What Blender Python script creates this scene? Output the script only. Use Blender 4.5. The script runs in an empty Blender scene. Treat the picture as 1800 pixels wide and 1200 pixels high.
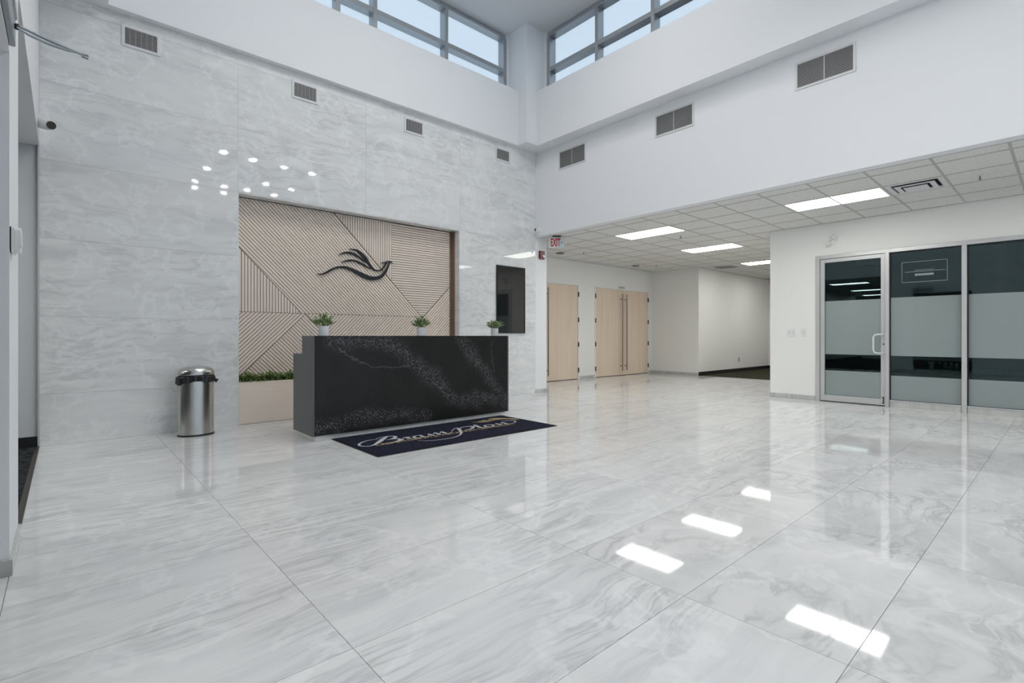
import bpy, bmesh, math, random
from mathutils import Vector, Matrix
random.seed(7)
sc = bpy.context.scene
COL = sc.collection
PI = math.pi

# ------------------------------------------------------------------ camera
EYE = 1.10
FPX = 879.445                       # focal length in pixels of the 1800 px frame
YAW = math.radians(48.2114)         # heading, measured from +X towards +Y
cd = bpy.data.cameras.new('camera'); cam = bpy.data.objects.new('camera', cd); COL.objects.link(cam)
cam.location = (0, 0, EYE); cam.rotation_euler = (PI/2, 0, YAW - PI/2)
cd.sensor_fit = 'HORIZONTAL'; cd.sensor_width = 36; cd.lens = FPX/1800*36
cd.shift_y = -10/1800; cd.clip_start = 0.05; cd.clip_end = 200
sc.camera = cam

# ------------------------------------------------------------------ sky, exposure
SKY = 0.70
wd = bpy.data.worlds.new('overcast_sky'); sc.world = wd; wd.use_nodes = True
bg = wd.node_tree.nodes['Background']; bg.inputs[0].default_value = (0.74, 0.87, 1.0, 1); bg.inputs[1].default_value = SKY
vs = sc.view_settings
vs.view_transform = 'Standard'; vs.look = 'None'; vs.gamma = 1; vs.use_curve_mapping = False; vs.exposure = 0.42
PENDANT_L = 110.0      # emitted radiance of the lamps
TROFFER_L = 10.0
TOWER_FILL_L = 11.0  # fill panels added out of view in the tower ceiling
SIDE_L = 11.0
cy = sc.cycles
cy.use_denoising = True; cy.use_light_tree = False
cy.use_adaptive_sampling = True; cy.adaptive_threshold = 0.08; cy.adaptive_min_samples = 20
cy.max_bounces = 6; cy.diffuse_bounces = 4; cy.glossy_bounces = 3; cy.transmission_bounces = 6; cy.transparent_max_bounces = 12
cy.sample_clamp_indirect = 6; cy.caustics_reflective = False; cy.caustics_refractive = False

# ------------------------------------------------------------------ node helpers
class NT:
    def __init__(s, name):
        s.m = bpy.data.materials.new(name); s.m.use_nodes = True
        s.t = s.m.node_tree; s.t.nodes.clear()
        s.out = s.t.nodes.new('ShaderNodeOutputMaterial')
    def n(s, kind, **kw):
        nd = s.t.nodes.new('ShaderNode'+kind)
        for k, v in kw.items():
            if isinstance(k, str) and hasattr(nd, k): setattr(nd, k, v)
        return nd
    def l(s, a, b): s.t.links.new(a, b)
    def val(s, sock, v):
        if hasattr(v, 'is_output') or isinstance(v, bpy.types.NodeSocket): s.l(v, sock)
        else: sock.default_value = v
    def math(s, op, a, b=0.0, c=None, clamp=False):
        nd = s.n('Math', operation=op); nd.use_clamp = clamp
        s.val(nd.inputs[0], a); s.val(nd.inputs[1], b)
        if c is not None: s.val(nd.inputs[2], c)
        return nd.outputs[0]
    def vmath(s, op, a, b=(0, 0, 0)):
        nd = s.n('VectorMath', operation=op); s.val(nd.inputs[0], a)
        if op == 'SCALE': s.val(nd.inputs[3], b)
        else: s.val(nd.inputs[1], b)
        return nd.outputs[0]
    def noise(s, vec, scale, detail=4, rough=0.55, dist=0.0):
        nd = s.n('TexNoise'); s.l(vec, nd.inputs['Vector'])
        nd.inputs['Scale'].default_value = scale; nd.inputs['Detail'].default_value = detail
        nd.inputs['Roughness'].default_value = rough; nd.inputs['Distortion'].default_value = dist
        return nd
    def ramp(s, fac, stops):
        nd = s.n('ValToRGB'); s.l(fac, nd.inputs[0]); e = nd.color_ramp.elements
        while len(e) < len(stops): e.new(0.5)
        for i, (p, c) in enumerate(stops):
            e[i].position = p; e[i].color = (*c, 1) if len(c) == 3 else c
        return nd.outputs[0]
    def mix(s, fac, a, b, blend='MIX'):
        nd = s.n('MixRGB', blend_type=blend); s.val(nd.inputs[0], fac)
        s.val(nd.inputs[1], a if not isinstance(a, tuple) else (*a, 1)); s.val(nd.inputs[2], b if not isinstance(b, tuple) else (*b, 1))
        return nd.outputs[0]
    def sep(s, v):
        nd = s.n('SeparateXYZ'); s.l(v, nd.inputs[0]); return nd.outputs
    def comb(s, x, y, z):
        nd = s.n('CombineXYZ'); s.val(nd.inputs[0], x); s.val(nd.inputs[1], y); s.val(nd.inputs[2], z); return nd.outputs[0]
    def bsdf(s, color, rough=0.5, metal=0.0, spec=0.5, bump=None, bump_d=0.001, bump_s=1.0, **kw):
        p = s.n('BsdfPrincipled')
        s.val(p.inputs['Base Color'], (*color, 1) if isinstance(color, tuple) else color)
        s.val(p.inputs['Roughness'], rough); s.val(p.inputs['Metallic'], metal); p.inputs['Specular IOR Level'].default_value = spec
        if bump is not None:
            b = s.n('Bump'); s.l(bump, b.inputs['Height']); b.inputs['Distance'].default_value = bump_d; b.inputs['Strength'].default_value = bump_s
            s.l(b.outputs[0], p.inputs['Normal'])
        for k, v in kw.items(): s.val(p.inputs[k.replace('_', ' ')], v)
        s.l(p.outputs[0], s.out.inputs[0]); return p

def simple(name, color, rough=0.5, metal=0.0, spec=0.5, var=0.03, scale=6.0):
    t = NT(name); tc = t.n('TexCoord')
    nz = t.noise(tc.outputs['Object'], scale, 3)
    a = tuple(c*(1-var) for c in color); b = tuple(min(1, c*(1+var)) for c in color)
    t.bsdf(t.mix(nz.outputs[0], a, b), rough, metal, spec); return t.m

def paint(name, color, rough=0.65):
    t = NT(name); tc = t.n('TexCoord')
    big = t.noise(tc.outputs['Object'], 0.7, 2); fine = t.noise(tc.outputs['Object'], 180, 2)
    a = tuple(c*0.985 for c in color)
    t.bsdf(t.mix(big.outputs[0], a, color), rough, 0, 0.3, fine.outputs[0], 0.0006, 0.5); return t.m

def stone(name, axis, light, dark, warm, streak=(0.55, 4.5), warp=0.25, rough=0.05, vein=0.5, wav=0.0008):
    """polished porcelain slab: drifting strata, thin grey veins, white threads; each slab starts elsewhere in the pattern"""
    t = NT(name); tc = t.n('TexCoord'); oi = t.n('ObjectInfo')
    X, Y, Z = t.sep(tc.outputs['Object'])[:3]
    u, v = (X, Y) if axis == 'xy' else ((X, Z) if axis == 'xz' else (Y, Z))
    r1 = t.math('MULTIPLY', oi.outputs['Random'], 61.7); r2 = t.math('MULTIPLY', oi.outputs['Random'], 143.3)
    p = t.comb(t.math('ADD', u, r1), t.math('ADD', v, r2), r1)
    w1 = t.noise(p, 0.9, 2); w2 = t.noise(p, 3.3, 2)
    off = t.vmath('ADD', t.vmath('SCALE', t.vmath('SUBTRACT', w1.outputs['Color'], (.5, .5, .5)), warp*2.4),
                  t.vmath('SCALE', t.vmath('SUBTRACT', w2.outputs['Color'], (.5, .5, .5)), warp*0.55))
    q = t.vmath('ADD', p, off)
    s = t.vmath('MULTIPLY', q, (streak[0], streak[1], 1.0))
    A = t.noise(s, 1.5, 6, 0.62); B = t.noise(s, 2.6, 5, 0.55); Cn = t.noise(q, 2.2, 4, 0.6); M = t.noise(p, 1.1, 2)
    base = t.ramp(A.outputs[0], [(0.30, dark), (0.46, tuple((a+2*b)/3 for a, b in zip(dark, light))), (0.60, light)])
    base = t.mix(t.math('MULTIPLY', M.outputs[0], 0.45), base, warm)
    rid = t.math('SUBTRACT', 1.0, t.math('MULTIPLY', t.math('ABSOLUTE', t.math('SUBTRACT', B.outputs[0], 0.5)), 9.0), clamp=True)
    rid = t.math('POWER', rid, 2.6)
    msk = t.ramp(M.outputs[0], [(0.40, (0, 0, 0)), (0.62, (1, 1, 1))])
    base = t.mix(t.math('MULTIPLY', t.math('MULTIPLY', rid, msk), vein), base, tuple(c*0.62 for c in dark))
    wr = t.math('SUBTRACT', 1.0, t.math('MULTIPLY', t.math('ABSOLUTE', t.math('SUBTRACT', Cn.outputs[0], 0.52)), 26.0), clamp=True)
    base = t.mix(t.math('MULTIPLY', wr, 0.38), base, tuple(min(1, c*1.16) for c in light))
    flat = t.noise(p, 2.0, 1)
    t.bsdf(base, rough, 0, 0.38, flat.outputs[0], wav, 1.0); return t.m

def wood(name, a, b, grain='z', rough=0.5, scale=1.0):
    t = NT(name); tc = t.n('TexCoord'); oi = t.n('ObjectInfo')
    X, Y, Z = t.sep(tc.outputs['Object'])[:3]
    r = t.math('MULTIPLY', oi.outputs['Random'], 47.0)
    g = {'z': (9, 9, 0.7), 'x': (0.7, 9, 9)}[grain]
    q = t.comb(t.math('ADD', t.math('MULTIPLY', X, g[0]*scale), r), t.math('MULTIPLY', Y, g[1]*scale), t.math('ADD', t.math('MULTIPLY', Z, g[2]*scale), r))
    n1 = t.noise(q, 0.8, 6, 0.6, 0.6); n2 = t.noise(q, 7.0, 3, 0.6)
    c = t.mix(n1.outputs[0], a, b); c = t.mix(t.math('MULTIPLY', n2.outputs[0], 0.25), c, tuple(x*0.8 for x in a))
    t.bsdf(c, rough, 0, 0.35); return t.m

def emit(name, color, strength):
    t = NT(name); e = t.n('Emission'); e.inputs[0].default_value = (*color, 1); e.inputs[1].default_value = strength
    t.l(e.outputs[0], t.out.inputs[0]); return t.m

def fres(t, ior):
    """dielectric reflectance that is the same entering and leaving a thin sheet"""
    g = t.n('NewGeometry'); fr = t.n('Fresnel')
    t.l(t.math('ADD', t.math('MULTIPLY', g.outputs['Backfacing'], 1/ior-ior), ior), fr.inputs[0]); return fr
def glass(name, tint, ior=1.5, coat=(1, 1, 1)):
    t = NT(name); tr = t.n('BsdfTransparent'); tr.inputs[0].default_value = (*tint, 1)
    gl = t.n('BsdfGlossy'); gl.inputs['Roughness'].default_value = 0.0; gl.inputs[0].default_value = (*coat, 1)
    fr = fres(t, ior); mx = t.n('MixShader')
    t.l(fr.outputs[0], mx.inputs[0]); t.l(tr.outputs[0], mx.inputs[1]); t.l(gl.outputs[0], mx.inputs[2]); t.l(mx.outputs[0], t.out.inputs[0]); return t.m

def film(name):
    t = NT(name); d = t.n('BsdfDiffuse'); d.inputs[0].default_value = (0.44, 0.51, 0.51, 1)
    tl = t.n('BsdfTranslucent'); tl.inputs[0].default_value = (0.35, 0.42, 0.42, 1)
    gl = t.n('BsdfGlossy'); gl.inputs['Roughness'].default_value = 0.02
    fr = fres(t, 1.5)
    m1 = t.n('MixShader'); m1.inputs[0].default_value = 0.35; m2 = t.n('MixShader')
    t.l(d.outputs[0], m1.inputs[1]); t.l(tl.outputs[0], m1.inputs[2])
    t.l(fr.outputs[0], m2.inputs[0]); t.l(m1.outputs[0], m2.inputs[1]); t.l(gl.outputs[0], m2.inputs[2]); t.l(m2.outputs[0], t.out.inputs[0]); return t.m

def carpet(name, a, b, scale=26):
    t = NT(name); tc = t.n('TexCoord')
    q = t.vmath('MULTIPLY', tc.outputs['Object'], (1.0, 2.6, 1.0))
    n1 = t.noise(q, scale, 4, 0.7); n2 = t.noise(tc.outputs['Object'], 300, 2)
    c = t.ramp(n1.outputs[0], [(0.42, a), (0.62, b)])
    t.bsdf(c, 0.95, 0, 0.1, n2.outputs[0], 0.004, 0.8); return t.m

def ceiling_tile_mat():
    t = NT('mineral_fibre_tile'); tc = t.n('TexCoord'); oi = t.n('ObjectInfo')
    p = t.vmath('ADD', tc.outputs['Object'], t.comb(t.math('MULTIPLY', oi.outputs['Random'], 9.0), oi.outputs['Random'], 0.0))
    n1 = t.noise(p, 95, 3, 0.7); n2 = t.noise(p, 30, 3, 0.6)
    c = t.ramp(n1.outputs[0], [(0.34, (0.46, 0.46, 0.445)), (0.46, (0.80, 0.80, 0.775))])
    c = t.mix(t.math('MULTIPLY', n2.outputs[0], 0.2), c, (0.62, 0.62, 0.60))
    t.bsdf(c, 0.9, 0, 0.1, n1.outputs[0], 0.002, 0.6); return t.m

def quartz():
    """black quartz with drifts of pale speckle; the drifts lie where the slab has them, in metres from the slab's left foot"""
    t = NT('black_quartz'); tc = t.n('TexCoord'); X, Y, Z = t.sep(tc.outputs['Object'])[:3]
    p = t.comb(X, Y, Z)
    w = t.noise(p, 2.6, 5, 0.6); wx, wy, wz = t.sep(t.vmath('SUBTRACT', w.outputs['Color'], (.5, .5, .5)))[:3]
    x = t.math('ADD', X, t.math('MULTIPLY', wx, 0.34)); z = t.math('ADD', Z, t.math('MULTIPLY', wy, 0.30))
    def seg(a, b, wid):
        (ax, az), (bx, bz) = a, b; dx, dz = bx-ax, bz-az; L2 = dx*dx+dz*dz
        px = t.math('SUBTRACT', x, ax); pz = t.math('SUBTRACT', z, az)
        h = t.math('DIVIDE', t.math('ADD', t.math('MULTIPLY', px, dx), t.math('MULTIPLY', pz, dz)), L2, clamp=True)
        ex = t.math('SUBTRACT', px, t.math('MULTIPLY', h, dx)); ez = t.math('SUBTRACT', pz, t.math('MULTIPLY', h, dz))
        d = t.math('SQRT', t.math('ADD', t.math('MULTIPLY', ex, ex), t.math('MULTIPLY', ez, ez)))
        return t.math('SUBTRACT', 1.0, t.math('DIVIDE', d, wid), clamp=True)
    # slab-centred coordinates: x runs -1.35..1.35, z -0.52..0.52
    cx, cz = 3.2525, 0.578
    S = [((2.10, 1.06), (2.75, 1.02), .13), ((2.75, 1.05), (3.06, .82), .17), ((3.06, .82), (3.40, .56), .15), ((3.40, .56), (3.72, .28), .14), ((3.72, .27), (4.05, .27), .14),
         ((4.02, .33), (4.34, .22), .10), ((3.79, 1.07), (4.06, .77), .13), ((4.06, .77), (4.27, .52), .13), ((4.27, .52), (4.55, .18), .12), ((1.92, .19), (2.19, .12), .13), ((2.30, .18), (3.26, .15), .11)]
    band = None
    for a, b, wd_ in S:
        k = seg((a[0]-cx, a[1]-cz), (b[0]-cx, b[1]-cz), wd_)
        band = k if band is None else t.math('MAXIMUM', band, k)
    band = t.ramp(band, [(0.05, (0, 0, 0)), (0.8, (1, 1, 1))])
    thin = None
    for a, b in [((2.22, .98), (2.43, .78)), ((2.43, .78), (2.60, .71)), ((2.60, .71), (2.78, .74)), ((2.78, .74), (3.02, .72)), ((4.25, 1.0), (4.36, .62)), ((3.36, .52), (3.52, .40)), ((3.52, .40), (3.7, .38))]:
        k = seg((a[0]-cx, a[1]-cz), (b[0]-cx, b[1]-cz), .010)
        thin = k if thin is None else t.math('MAXIMUM', thin, k)
    n1 = t.noise(p, 32, 5, 0.7, 1.2); n2 = t.noise(p, 75, 3, 0.6)
    rid = t.math('SUBTRACT', 1.0, t.math('MULTIPLY', t.math('ABSOLUTE', t.math('SUBTRACT', n1.outputs[0], 0.5)), 15.0), clamp=True)
    sp = t.math('MULTIPLY', rid, t.ramp(n2.outputs[0], [(0.46, (0, 0, 0)), (0.66, (1, 1, 1))]))
    amt = t.math('ADD', t.math('MULTIPLY', sp, t.math('ADD', t.math('MULTIPLY', band, 0.50), 0.012)), t.math('MULTIPLY', t.math('MULTIPLY', thin, n2.outputs[0]), 0.24), clamp=True)
    cl = t.noise(p, 3.0, 4)
    base = t.mix(cl.outputs[0], (0.008, 0.008, 0.008), (0.022, 0.022, 0.020))
    t.bsdf(t.mix(amt, base, (0.62, 0.63, 0.68)), 0.30, 0, 0.28); return t.m

def brushed(name, color, rough=0.28):
    t = NT(name); tc = t.n('TexCoord'); q = t.vmath('MULTIPLY', tc.outputs['Object'], (1, 1, 0.02))
    n = t.noise(q, 160, 3); t.bsdf(t.mix(n.outputs[0], tuple(c*.9 for c in color), color), rough, 1.0, 0.5, n.outputs[0], 0.0003, 0.5); return t.m

def leafmat(name, a, b):
    t = NT(name); tc = t.n('TexCoord'); g = t.n('NewGeometry'); n = t.noise(tc.outputs['Object'], 40, 2)
    c = t.mix(g.outputs['Random Per Island'], a, b); c = t.mix(t.math('MULTIPLY', n.outputs[0], .3), c, tuple(x*.6 for x in a))
    t.bsdf(c, 0.45, 0, 0.4); return t.m

M = {}
M['white'] = paint('cool_white_paint', (0.83, 0.845, 0.865))
M['wall2'] = paint('soft_white_paint', (0.87, 0.87, 0.85))
M['ceil'] = paint('ceiling_paint', (0.74, 0.75, 0.77))
M['grey'] = paint('grey_paint', (0.62, 0.65, 0.66))
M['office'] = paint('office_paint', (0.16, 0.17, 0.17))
M['tile'] = stone('floor_porcelain_streaked', 'xy', (0.77, 0.78, 0.785), (0.62, 0.64, 0.655), (0.76, 0.755, 0.745), (0.50, 5.5), 0.12, 0.045, 0.55)
M['tile2'] = stone('floor_porcelain_swirled', 'xy', (0.755, 0.76, 0.76), (0.59, 0.605, 0.62), (0.73, 0.72, 0.705), (0.9, 2.6), 0.42, 0.045, 0.55)
M['panel'] = stone('wall_porcelain', 'xz', (0.80, 0.815, 0.815), (0.63, 0.65, 0.66), (0.80, 0.80, 0.79), (0.55, 3.4), 0.17, 0.035, 0.36, 0.0003)
M['skirt'] = stone('skirting_porcelain', 'xy', (0.56, 0.57, 0.56), (0.42, 0.43, 0.43), (0.55, 0.55, 0.53), (0.8, 4.0), 0.2, 0.1, 0.5)
M['grout'] = simple('grout', (0.36, 0.35, 0.34), 0.9)
M['wgrout'] = simple('pale_grout', (0.85, 0.86, 0.86), 0.8)
M['ctile'] = ceiling_tile_mat()
M['tbar'] = simple('white_grid_steel', (0.48, 0.48, 0.465), 0.5)
M['slat'] = wood('pale_oak_slat', (0.84, 0.72, 0.63), (0.93, 0.825, 0.735), 'x', 0.55)
M['slatback'] = wood('brown_oak_backing', (0.25, 0.165, 0.12), (0.32, 0.22, 0.165), 'z', 0.6)
M['oak'] = wood('pale_oak_board', (0.84, 0.72, 0.62), (0.93, 0.825, 0.73), 'x', 0.5)
M['door'] = wood('oak_veneer', (0.70, 0.555, 0.425), (0.92, 0.79, 0.65), 'z', 0.45)
M['quartz'] = quartz()
M['quartzside'] = simple('black_quartz_honed', (0.10, 0.104, 0.108), 0.33, 0, 0.5, 0.15, 3)
M['plinth'] = stone('plinth_porcelain', 'xz', (0.86, 0.86, 0.82), (0.74, 0.74, 0.71), (0.85, 0.85, 0.80), (0.7, 3), 0.2, 0.15, 0.4)
M['steel'] = brushed('brushed_steel', (0.60, 0.59, 0.57), 0.24)
M['alu'] = simple('satin_aluminium', (0.64, 0.65, 0.65), 0.38, 0.55, 0.5)
M['cfra'] = simple('anodised_frame', (0.42, 0.44, 0.46), 0.35, 0.5, 0.5)
M['darkmetal'] = simple('dark_bronze', (0.07, 0.06, 0.05), 0.4, 0.6)
M['handle'] = simple('bronze_bar', (0.30, 0.26, 0.22), 0.3, 0.9)
M['black'] = simple('black_plastic', (0.012, 0.012, 0.012), 0.45)
M['bag'] = simple('black_liner_film', (0.015, 0.016, 0.02), 0.28)
M['screen'] = simple('dark_screen_glass', (0.012, 0.012, 0.011), 0.03, 0, 0.8)
M['ptfe'] = simple('white_plastic', (0.80, 0.80, 0.79), 0.4)
M['vent'] = simple('white_vent_enamel', (0.70, 0.71, 0.72), 0.45)
M['louver'] = simple('grey_louver_enamel', (0.30, 0.30, 0.295), 0.5)
M['dark'] = simple('duct_dark', (0.02, 0.02, 0.02), 0.9)
M['glass'] = glass('clear_glass', (0.96, 0.985, 1.0))
M['oglass'] = glass('tinted_office_glass', (0.55, 0.66, 0.66), 1.62, (0.80, 0.97, 1.0))
M['film'] = film('frosted_film')
M['carpetL'] = carpet('charcoal_carpet', (0.006, 0.006, 0.007), (0.075, 0.085, 0.09))
M['carpetR'] = carpet('olive_carpet', (0.022, 0.021, 0.014), (0.075, 0.072, 0.05), 14)
M['matpile'] = carpet('navy_mat_pile', (0.010, 0.011, 0.022), (0.035, 0.038, 0.062), 30)
M['rubber'] = simple('black_rubber', (0.012, 0.012, 0.013), 0.7)
M['silver'] = simple('silver_yarn', (0.55, 0.56, 0.60), 0.8)
M['gold'] = simple('gold_yarn', (0.62, 0.47, 0.22), 0.8)
M['ink'] = simple('black_acrylic', (0.008, 0.010, 0.012), 0.35)
M['pot'] = simple('white_ceramic', (0.78, 0.79, 0.82), 0.3)
M['soil'] = simple('dark_soil', (0.02, 0.015, 0.01), 0.9)
M['leaf'] = leafmat('fresh_leaf', (0.07, 0.15, 0.03), (0.62, 0.70, 0.42))
M['hedge'] = leafmat('boxwood_leaf', (0.08, 0.17, 0.025), (0.48, 0.62, 0.22))
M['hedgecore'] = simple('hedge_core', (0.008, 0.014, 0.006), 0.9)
M['troffer'] = emit('lit_troffer_lens', (1.0, 0.985, 0.94), TROFFER_L)
M['troffer2'] = emit('lit_side_room_lens', (1.0, 0.985, 0.95), SIDE_L)
M['fill_panel_light'] = emit('added_tower_fill_lens', (1.0, 0.99, 0.97), TOWER_FILL_L)
M['lamp'] = emit('lit_pendant_lens', (1.0, 0.97, 0.92), PENDANT_L)
M['red'] = simple('sign_red', (0.60, 0.02, 0.02), 0.5)
M['signface'] = simple('sign_face', (0.62, 0.74, 0.76), 0.4)
M['alarm'] = simple('maroon_plastic', (0.16, 0.035, 0.03), 0.35)
M['lens'] = simple('clear_lens', (0.70, 0.72, 0.70), 0.1)
M['metalgrey'] = simple('grey_painted_metal', (0.30, 0.34, 0.36), 0.35, 0.4)
M['table'] = wood('dark_plank', (0.035, 0.036, 0.036), (0.085, 0.085, 0.082), 'x', 0.4)
M['paper'] = simple('white_paper', (0.72, 0.71, 0.69), 0.8)
M['blue'] = simple('blue_plastic', (0.02, 0.10, 0.35), 0.3)
M['skyblue'] = simple('pale_blue_label', (0.30, 0.48, 0.60), 0.5)

# ------------------------------------------------------------------ mesh helpers
WL = {}
def put(name, me, loc, mat, parent=None, smooth=False, auto=None):
    o = bpy.data.objects.new(name, me); COL.objects.link(o)
    if mat is not None and not me.materials: me.materials.append(M[mat] if isinstance(mat, str) else mat)
    loc = Vector(loc); WL[o] = loc
    if parent is not None: o.parent = parent; o.location = loc - WL[parent]
    else: o.location = loc
    if smooth:
        me.polygons.foreach_set('use_smooth', [True]*len(me.polygons))
        if auto: me.set_sharp_from_angle(angle=math.radians(auto))
    return o
def box_mesh(sx, sy, sz, bevel=0.0, seg=1):
    bm = bmesh.new(); bmesh.ops.create_cube(bm, size=1); bmesh.ops.scale(bm, vec=(sx, sy, sz), verts=bm.verts)
    if bevel: bmesh.ops.bevel(bm, geom=bm.edges[:], offset=bevel, segments=seg, affect='EDGES', clamp_overlap=True)
    me = bpy.data.meshes.new('m'); bm.to_mesh(me); bm.free(); return me
def box(name, x, y, z, mat, parent=None, bevel=0.0, seg=1):
    (x0, x1), (y0, y1), (z0, z1) = sorted(x), sorted(y), sorted(z)
    return put(name, box_mesh(x1-x0, y1-y0, z1-z0, bevel, seg), ((x0+x1)/2, (y0+y1)/2, (z0+z1)/2), mat, parent)
def empty(name, loc, parent=None):
    o = bpy.data.objects.new(name, None); COL.objects.link(o); o.empty_display_size = 0.1
    loc = Vector(loc); WL[o] = loc
    if parent is not None: o.parent = parent; o.location = loc - WL[parent]
    else: o.location = loc
    return o
def tag(o, label, cat, group=None):
    o['label'] = label; o['category'] = cat
    if group: o['group'] = group
    return o
def thing(name, loc, label, cat, group=None): return tag(empty(name, loc), label, cat, group)
def struct(o, label=None):
    o['kind'] = 'structure'
    if label: o['label'] = label
    return o
def sbox(name, x, y, z, mat, label=None, parent=None):
    o = box(name, x, y, z, mat, parent)
    return struct(o, label) if parent is None else o
def from_bm(name, bm, mat, parent=None, smooth=False, auto=None, origin=None):
    """mesh given in world coordinates; origin moved to the middle of its bounds unless given"""
    if origin is None:
        lo = Vector([min(v.co[i] for v in bm.verts) for i in range(3)]); hi = Vector([max(v.co[i] for v in bm.verts) for i in range(3)]); origin = (lo+hi)/2
    origin = Vector(origin); bmesh.ops.translate(bm, vec=-origin, verts=bm.verts)
    bmesh.ops.recalc_face_normals(bm, faces=bm.faces)
    me = bpy.data.meshes.new('m'); bm.to_mesh(me); bm.free(); return put(name, me, origin, mat, parent, smooth, auto)
def prism(bm, pts, d):
    """polygon (world points) extruded by vector d"""
    a = [bm.verts.new(p) for p in pts]; b = [bm.verts.new(Vector(p)+Vector(d)) for p in pts]; n = len(pts)
    bm.faces.new(a); bm.faces.new(b[::-1])
    for i in range(n): bm.faces.new((a[i], b[i], b[(i+1) % n], a[(i+1) % n]))
def lathe(bm, prof, c, axis='z', seg=24, sx=1.0, sy=1.0):
    c = Vector(c); rings = []
    for r, h in prof:
        ring = []
        for i in range(seg):
            a = 2*PI*i/seg; p, q = math.cos(a)*r*sx, math.sin(a)*r*sy
            v = {'z': (p, q, h), 'x': (h, p, q), 'y': (p, h, q)}[axis]; ring.append(bm.verts.new(c+Vector(v)))
        rings.append(ring)
    for a, b in zip(rings, rings[1:]):
        for i in range(seg): bm.faces.new((a[i], a[(i+1) % seg], b[(i+1) % seg], b[i]))
    for ring in (rings[0], rings[-1]): bm.faces.new(ring)
def tube(bm, pts, r, seg=8):
    pts = [Vector(p) for p in pts]; rings = []; rr = r if isinstance(r, (list, tuple)) else [r]*len(pts)
    for i, p in enumerate(pts):
        d = (pts[min(i+1, len(pts)-1)]-pts[max(i-1, 0)]).normalized()
        a = d.cross(Vector((0, 0, 1)) if abs(d.z) < .9 else Vector((1, 0, 0))).normalized(); b = d.cross(a)
        rings.append([bm.verts.new(p+(a*math.cos(2*PI*k/seg)+b*math.sin(2*PI*k/seg))*rr[i]) for k in range(seg)])
    for A, B in zip(rings, rings[1:]):
        for k in range(seg): bm.faces.new((A[k], A[(k+1) % seg], B[(k+1) % seg], B[k]))
    bm.faces.new(rings[0]); bm.faces.new(rings[-1])
def underside_lit(o):
    """only the lower face of a lens glows; its edges and back are plain plastic"""
    o.data.materials.append(M['ptfe'])
    for p in o.data.polygons: p.material_index = 0 if p.normal.z < -.5 else 1
    return o
def copy_tree(o, delta, parent=None):
    c = o.copy(); COL.objects.link(c); WL[c] = WL[o]+Vector(delta)
    if parent is None: c.location = o.location+Vector(delta)
    else: c.parent = parent; c.location = o.location
    for ch in list(o.children): copy_tree(ch, delta, c)
    return c
def spline(P, n=6):
    """Catmull-Rom through points of any dimension"""
    out = []
    for i in range(len(P)-1):
        p0, p1, p2, p3 = P[max(i-1, 0)], P[i], P[i+1], P[min(i+2, len(P)-1)]
        for k in range(n):
            t = k/n
            out.append(tuple(.5*((2*b)+(-a+c)*t+(2*a-5*b+4*c-d)*t*t+(-a+3*b-3*c+d)*t**3) for a, b, c, d in zip(p0, p1, p2, p3)))
    out.append(tuple(P[-1])); return out
def ribbon(bm, P, f, d, wmul=1.0, n=5):
    """brush stroke: (u, v, width) control points -> closed outline prism; f maps (u, v) to world"""
    S = spline(P, n); L, Rr = [], []
    for i, (u, v, w) in enumerate(S):
        a, b = S[max(i-1, 0)], S[min(i+1, len(S)-1)]; du, dv = b[0]-a[0], b[1]-a[1]; m = math.hypot(du, dv) or 1
        w = max(w, 0.002)*wmul/2; L.append((u-dv/m*w, v+du/m*w)); Rr.append((u+dv/m*w, v-du/m*w))
    d = Vector(d)
    la = [bm.verts.new(f(*p)) for p in L]; ra = [bm.verts.new(f(*p)) for p in Rr]
    lb = [bm.verts.new(v.co+d) for v in la]; rb = [bm.verts.new(v.co+d) for v in ra]
    for i in range(len(S)-1):
        bm.faces.new((la[i], la[i+1], ra[i+1], ra[i])); bm.faces.new((lb[i], rb[i], rb[i+1], lb[i+1]))
        bm.faces.new((la[i], lb[i], lb[i+1], la[i+1])); bm.faces.new((ra[i], ra[i+1], rb[i+1], rb[i]))
    bm.faces.new((la[0], ra[0], rb[0], lb[0])); bm.faces.new((la[-1], lb[-1], rb[-1], ra[-1]))
def text_mesh(body, size, extrude, bold=0.0, shear=0.0):
    cu = bpy.data.curves.new('t', 'FONT'); cu.body = body; cu.size = size; cu.extrude = extrude; cu.shear = shear; cu.resolution_u = 3; cu.offset = bold
    o = bpy.data.objects.new('t', cu); COL.objects.link(o)
    me = bpy.data.meshes.new_from_object(o.evaluated_get(bpy.context.evaluated_depsgraph_get())); bpy.data.objects.remove(o)
    return me

# ------------------------------------------------------------------ key planes (metres)
XL, YW, XH, YF = -0.19, 6.83, 6.70, -3.55     # left wall, tiled wall, header wall, glazed front
ZS, ZT, ZC = 4.575, 6.705, 2.99                # soffit, tower ceiling, low ceiling
YD, XR, YC, XG = 8.35, 13.05, 6.87, 9.55       # door wall, return wall, corridor wall, office glazing
TXs, TYs = [0.757+1.1935*k for k in range(-3, 12)], [0.498+0.594*k for k in range(-8, 15)]

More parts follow.
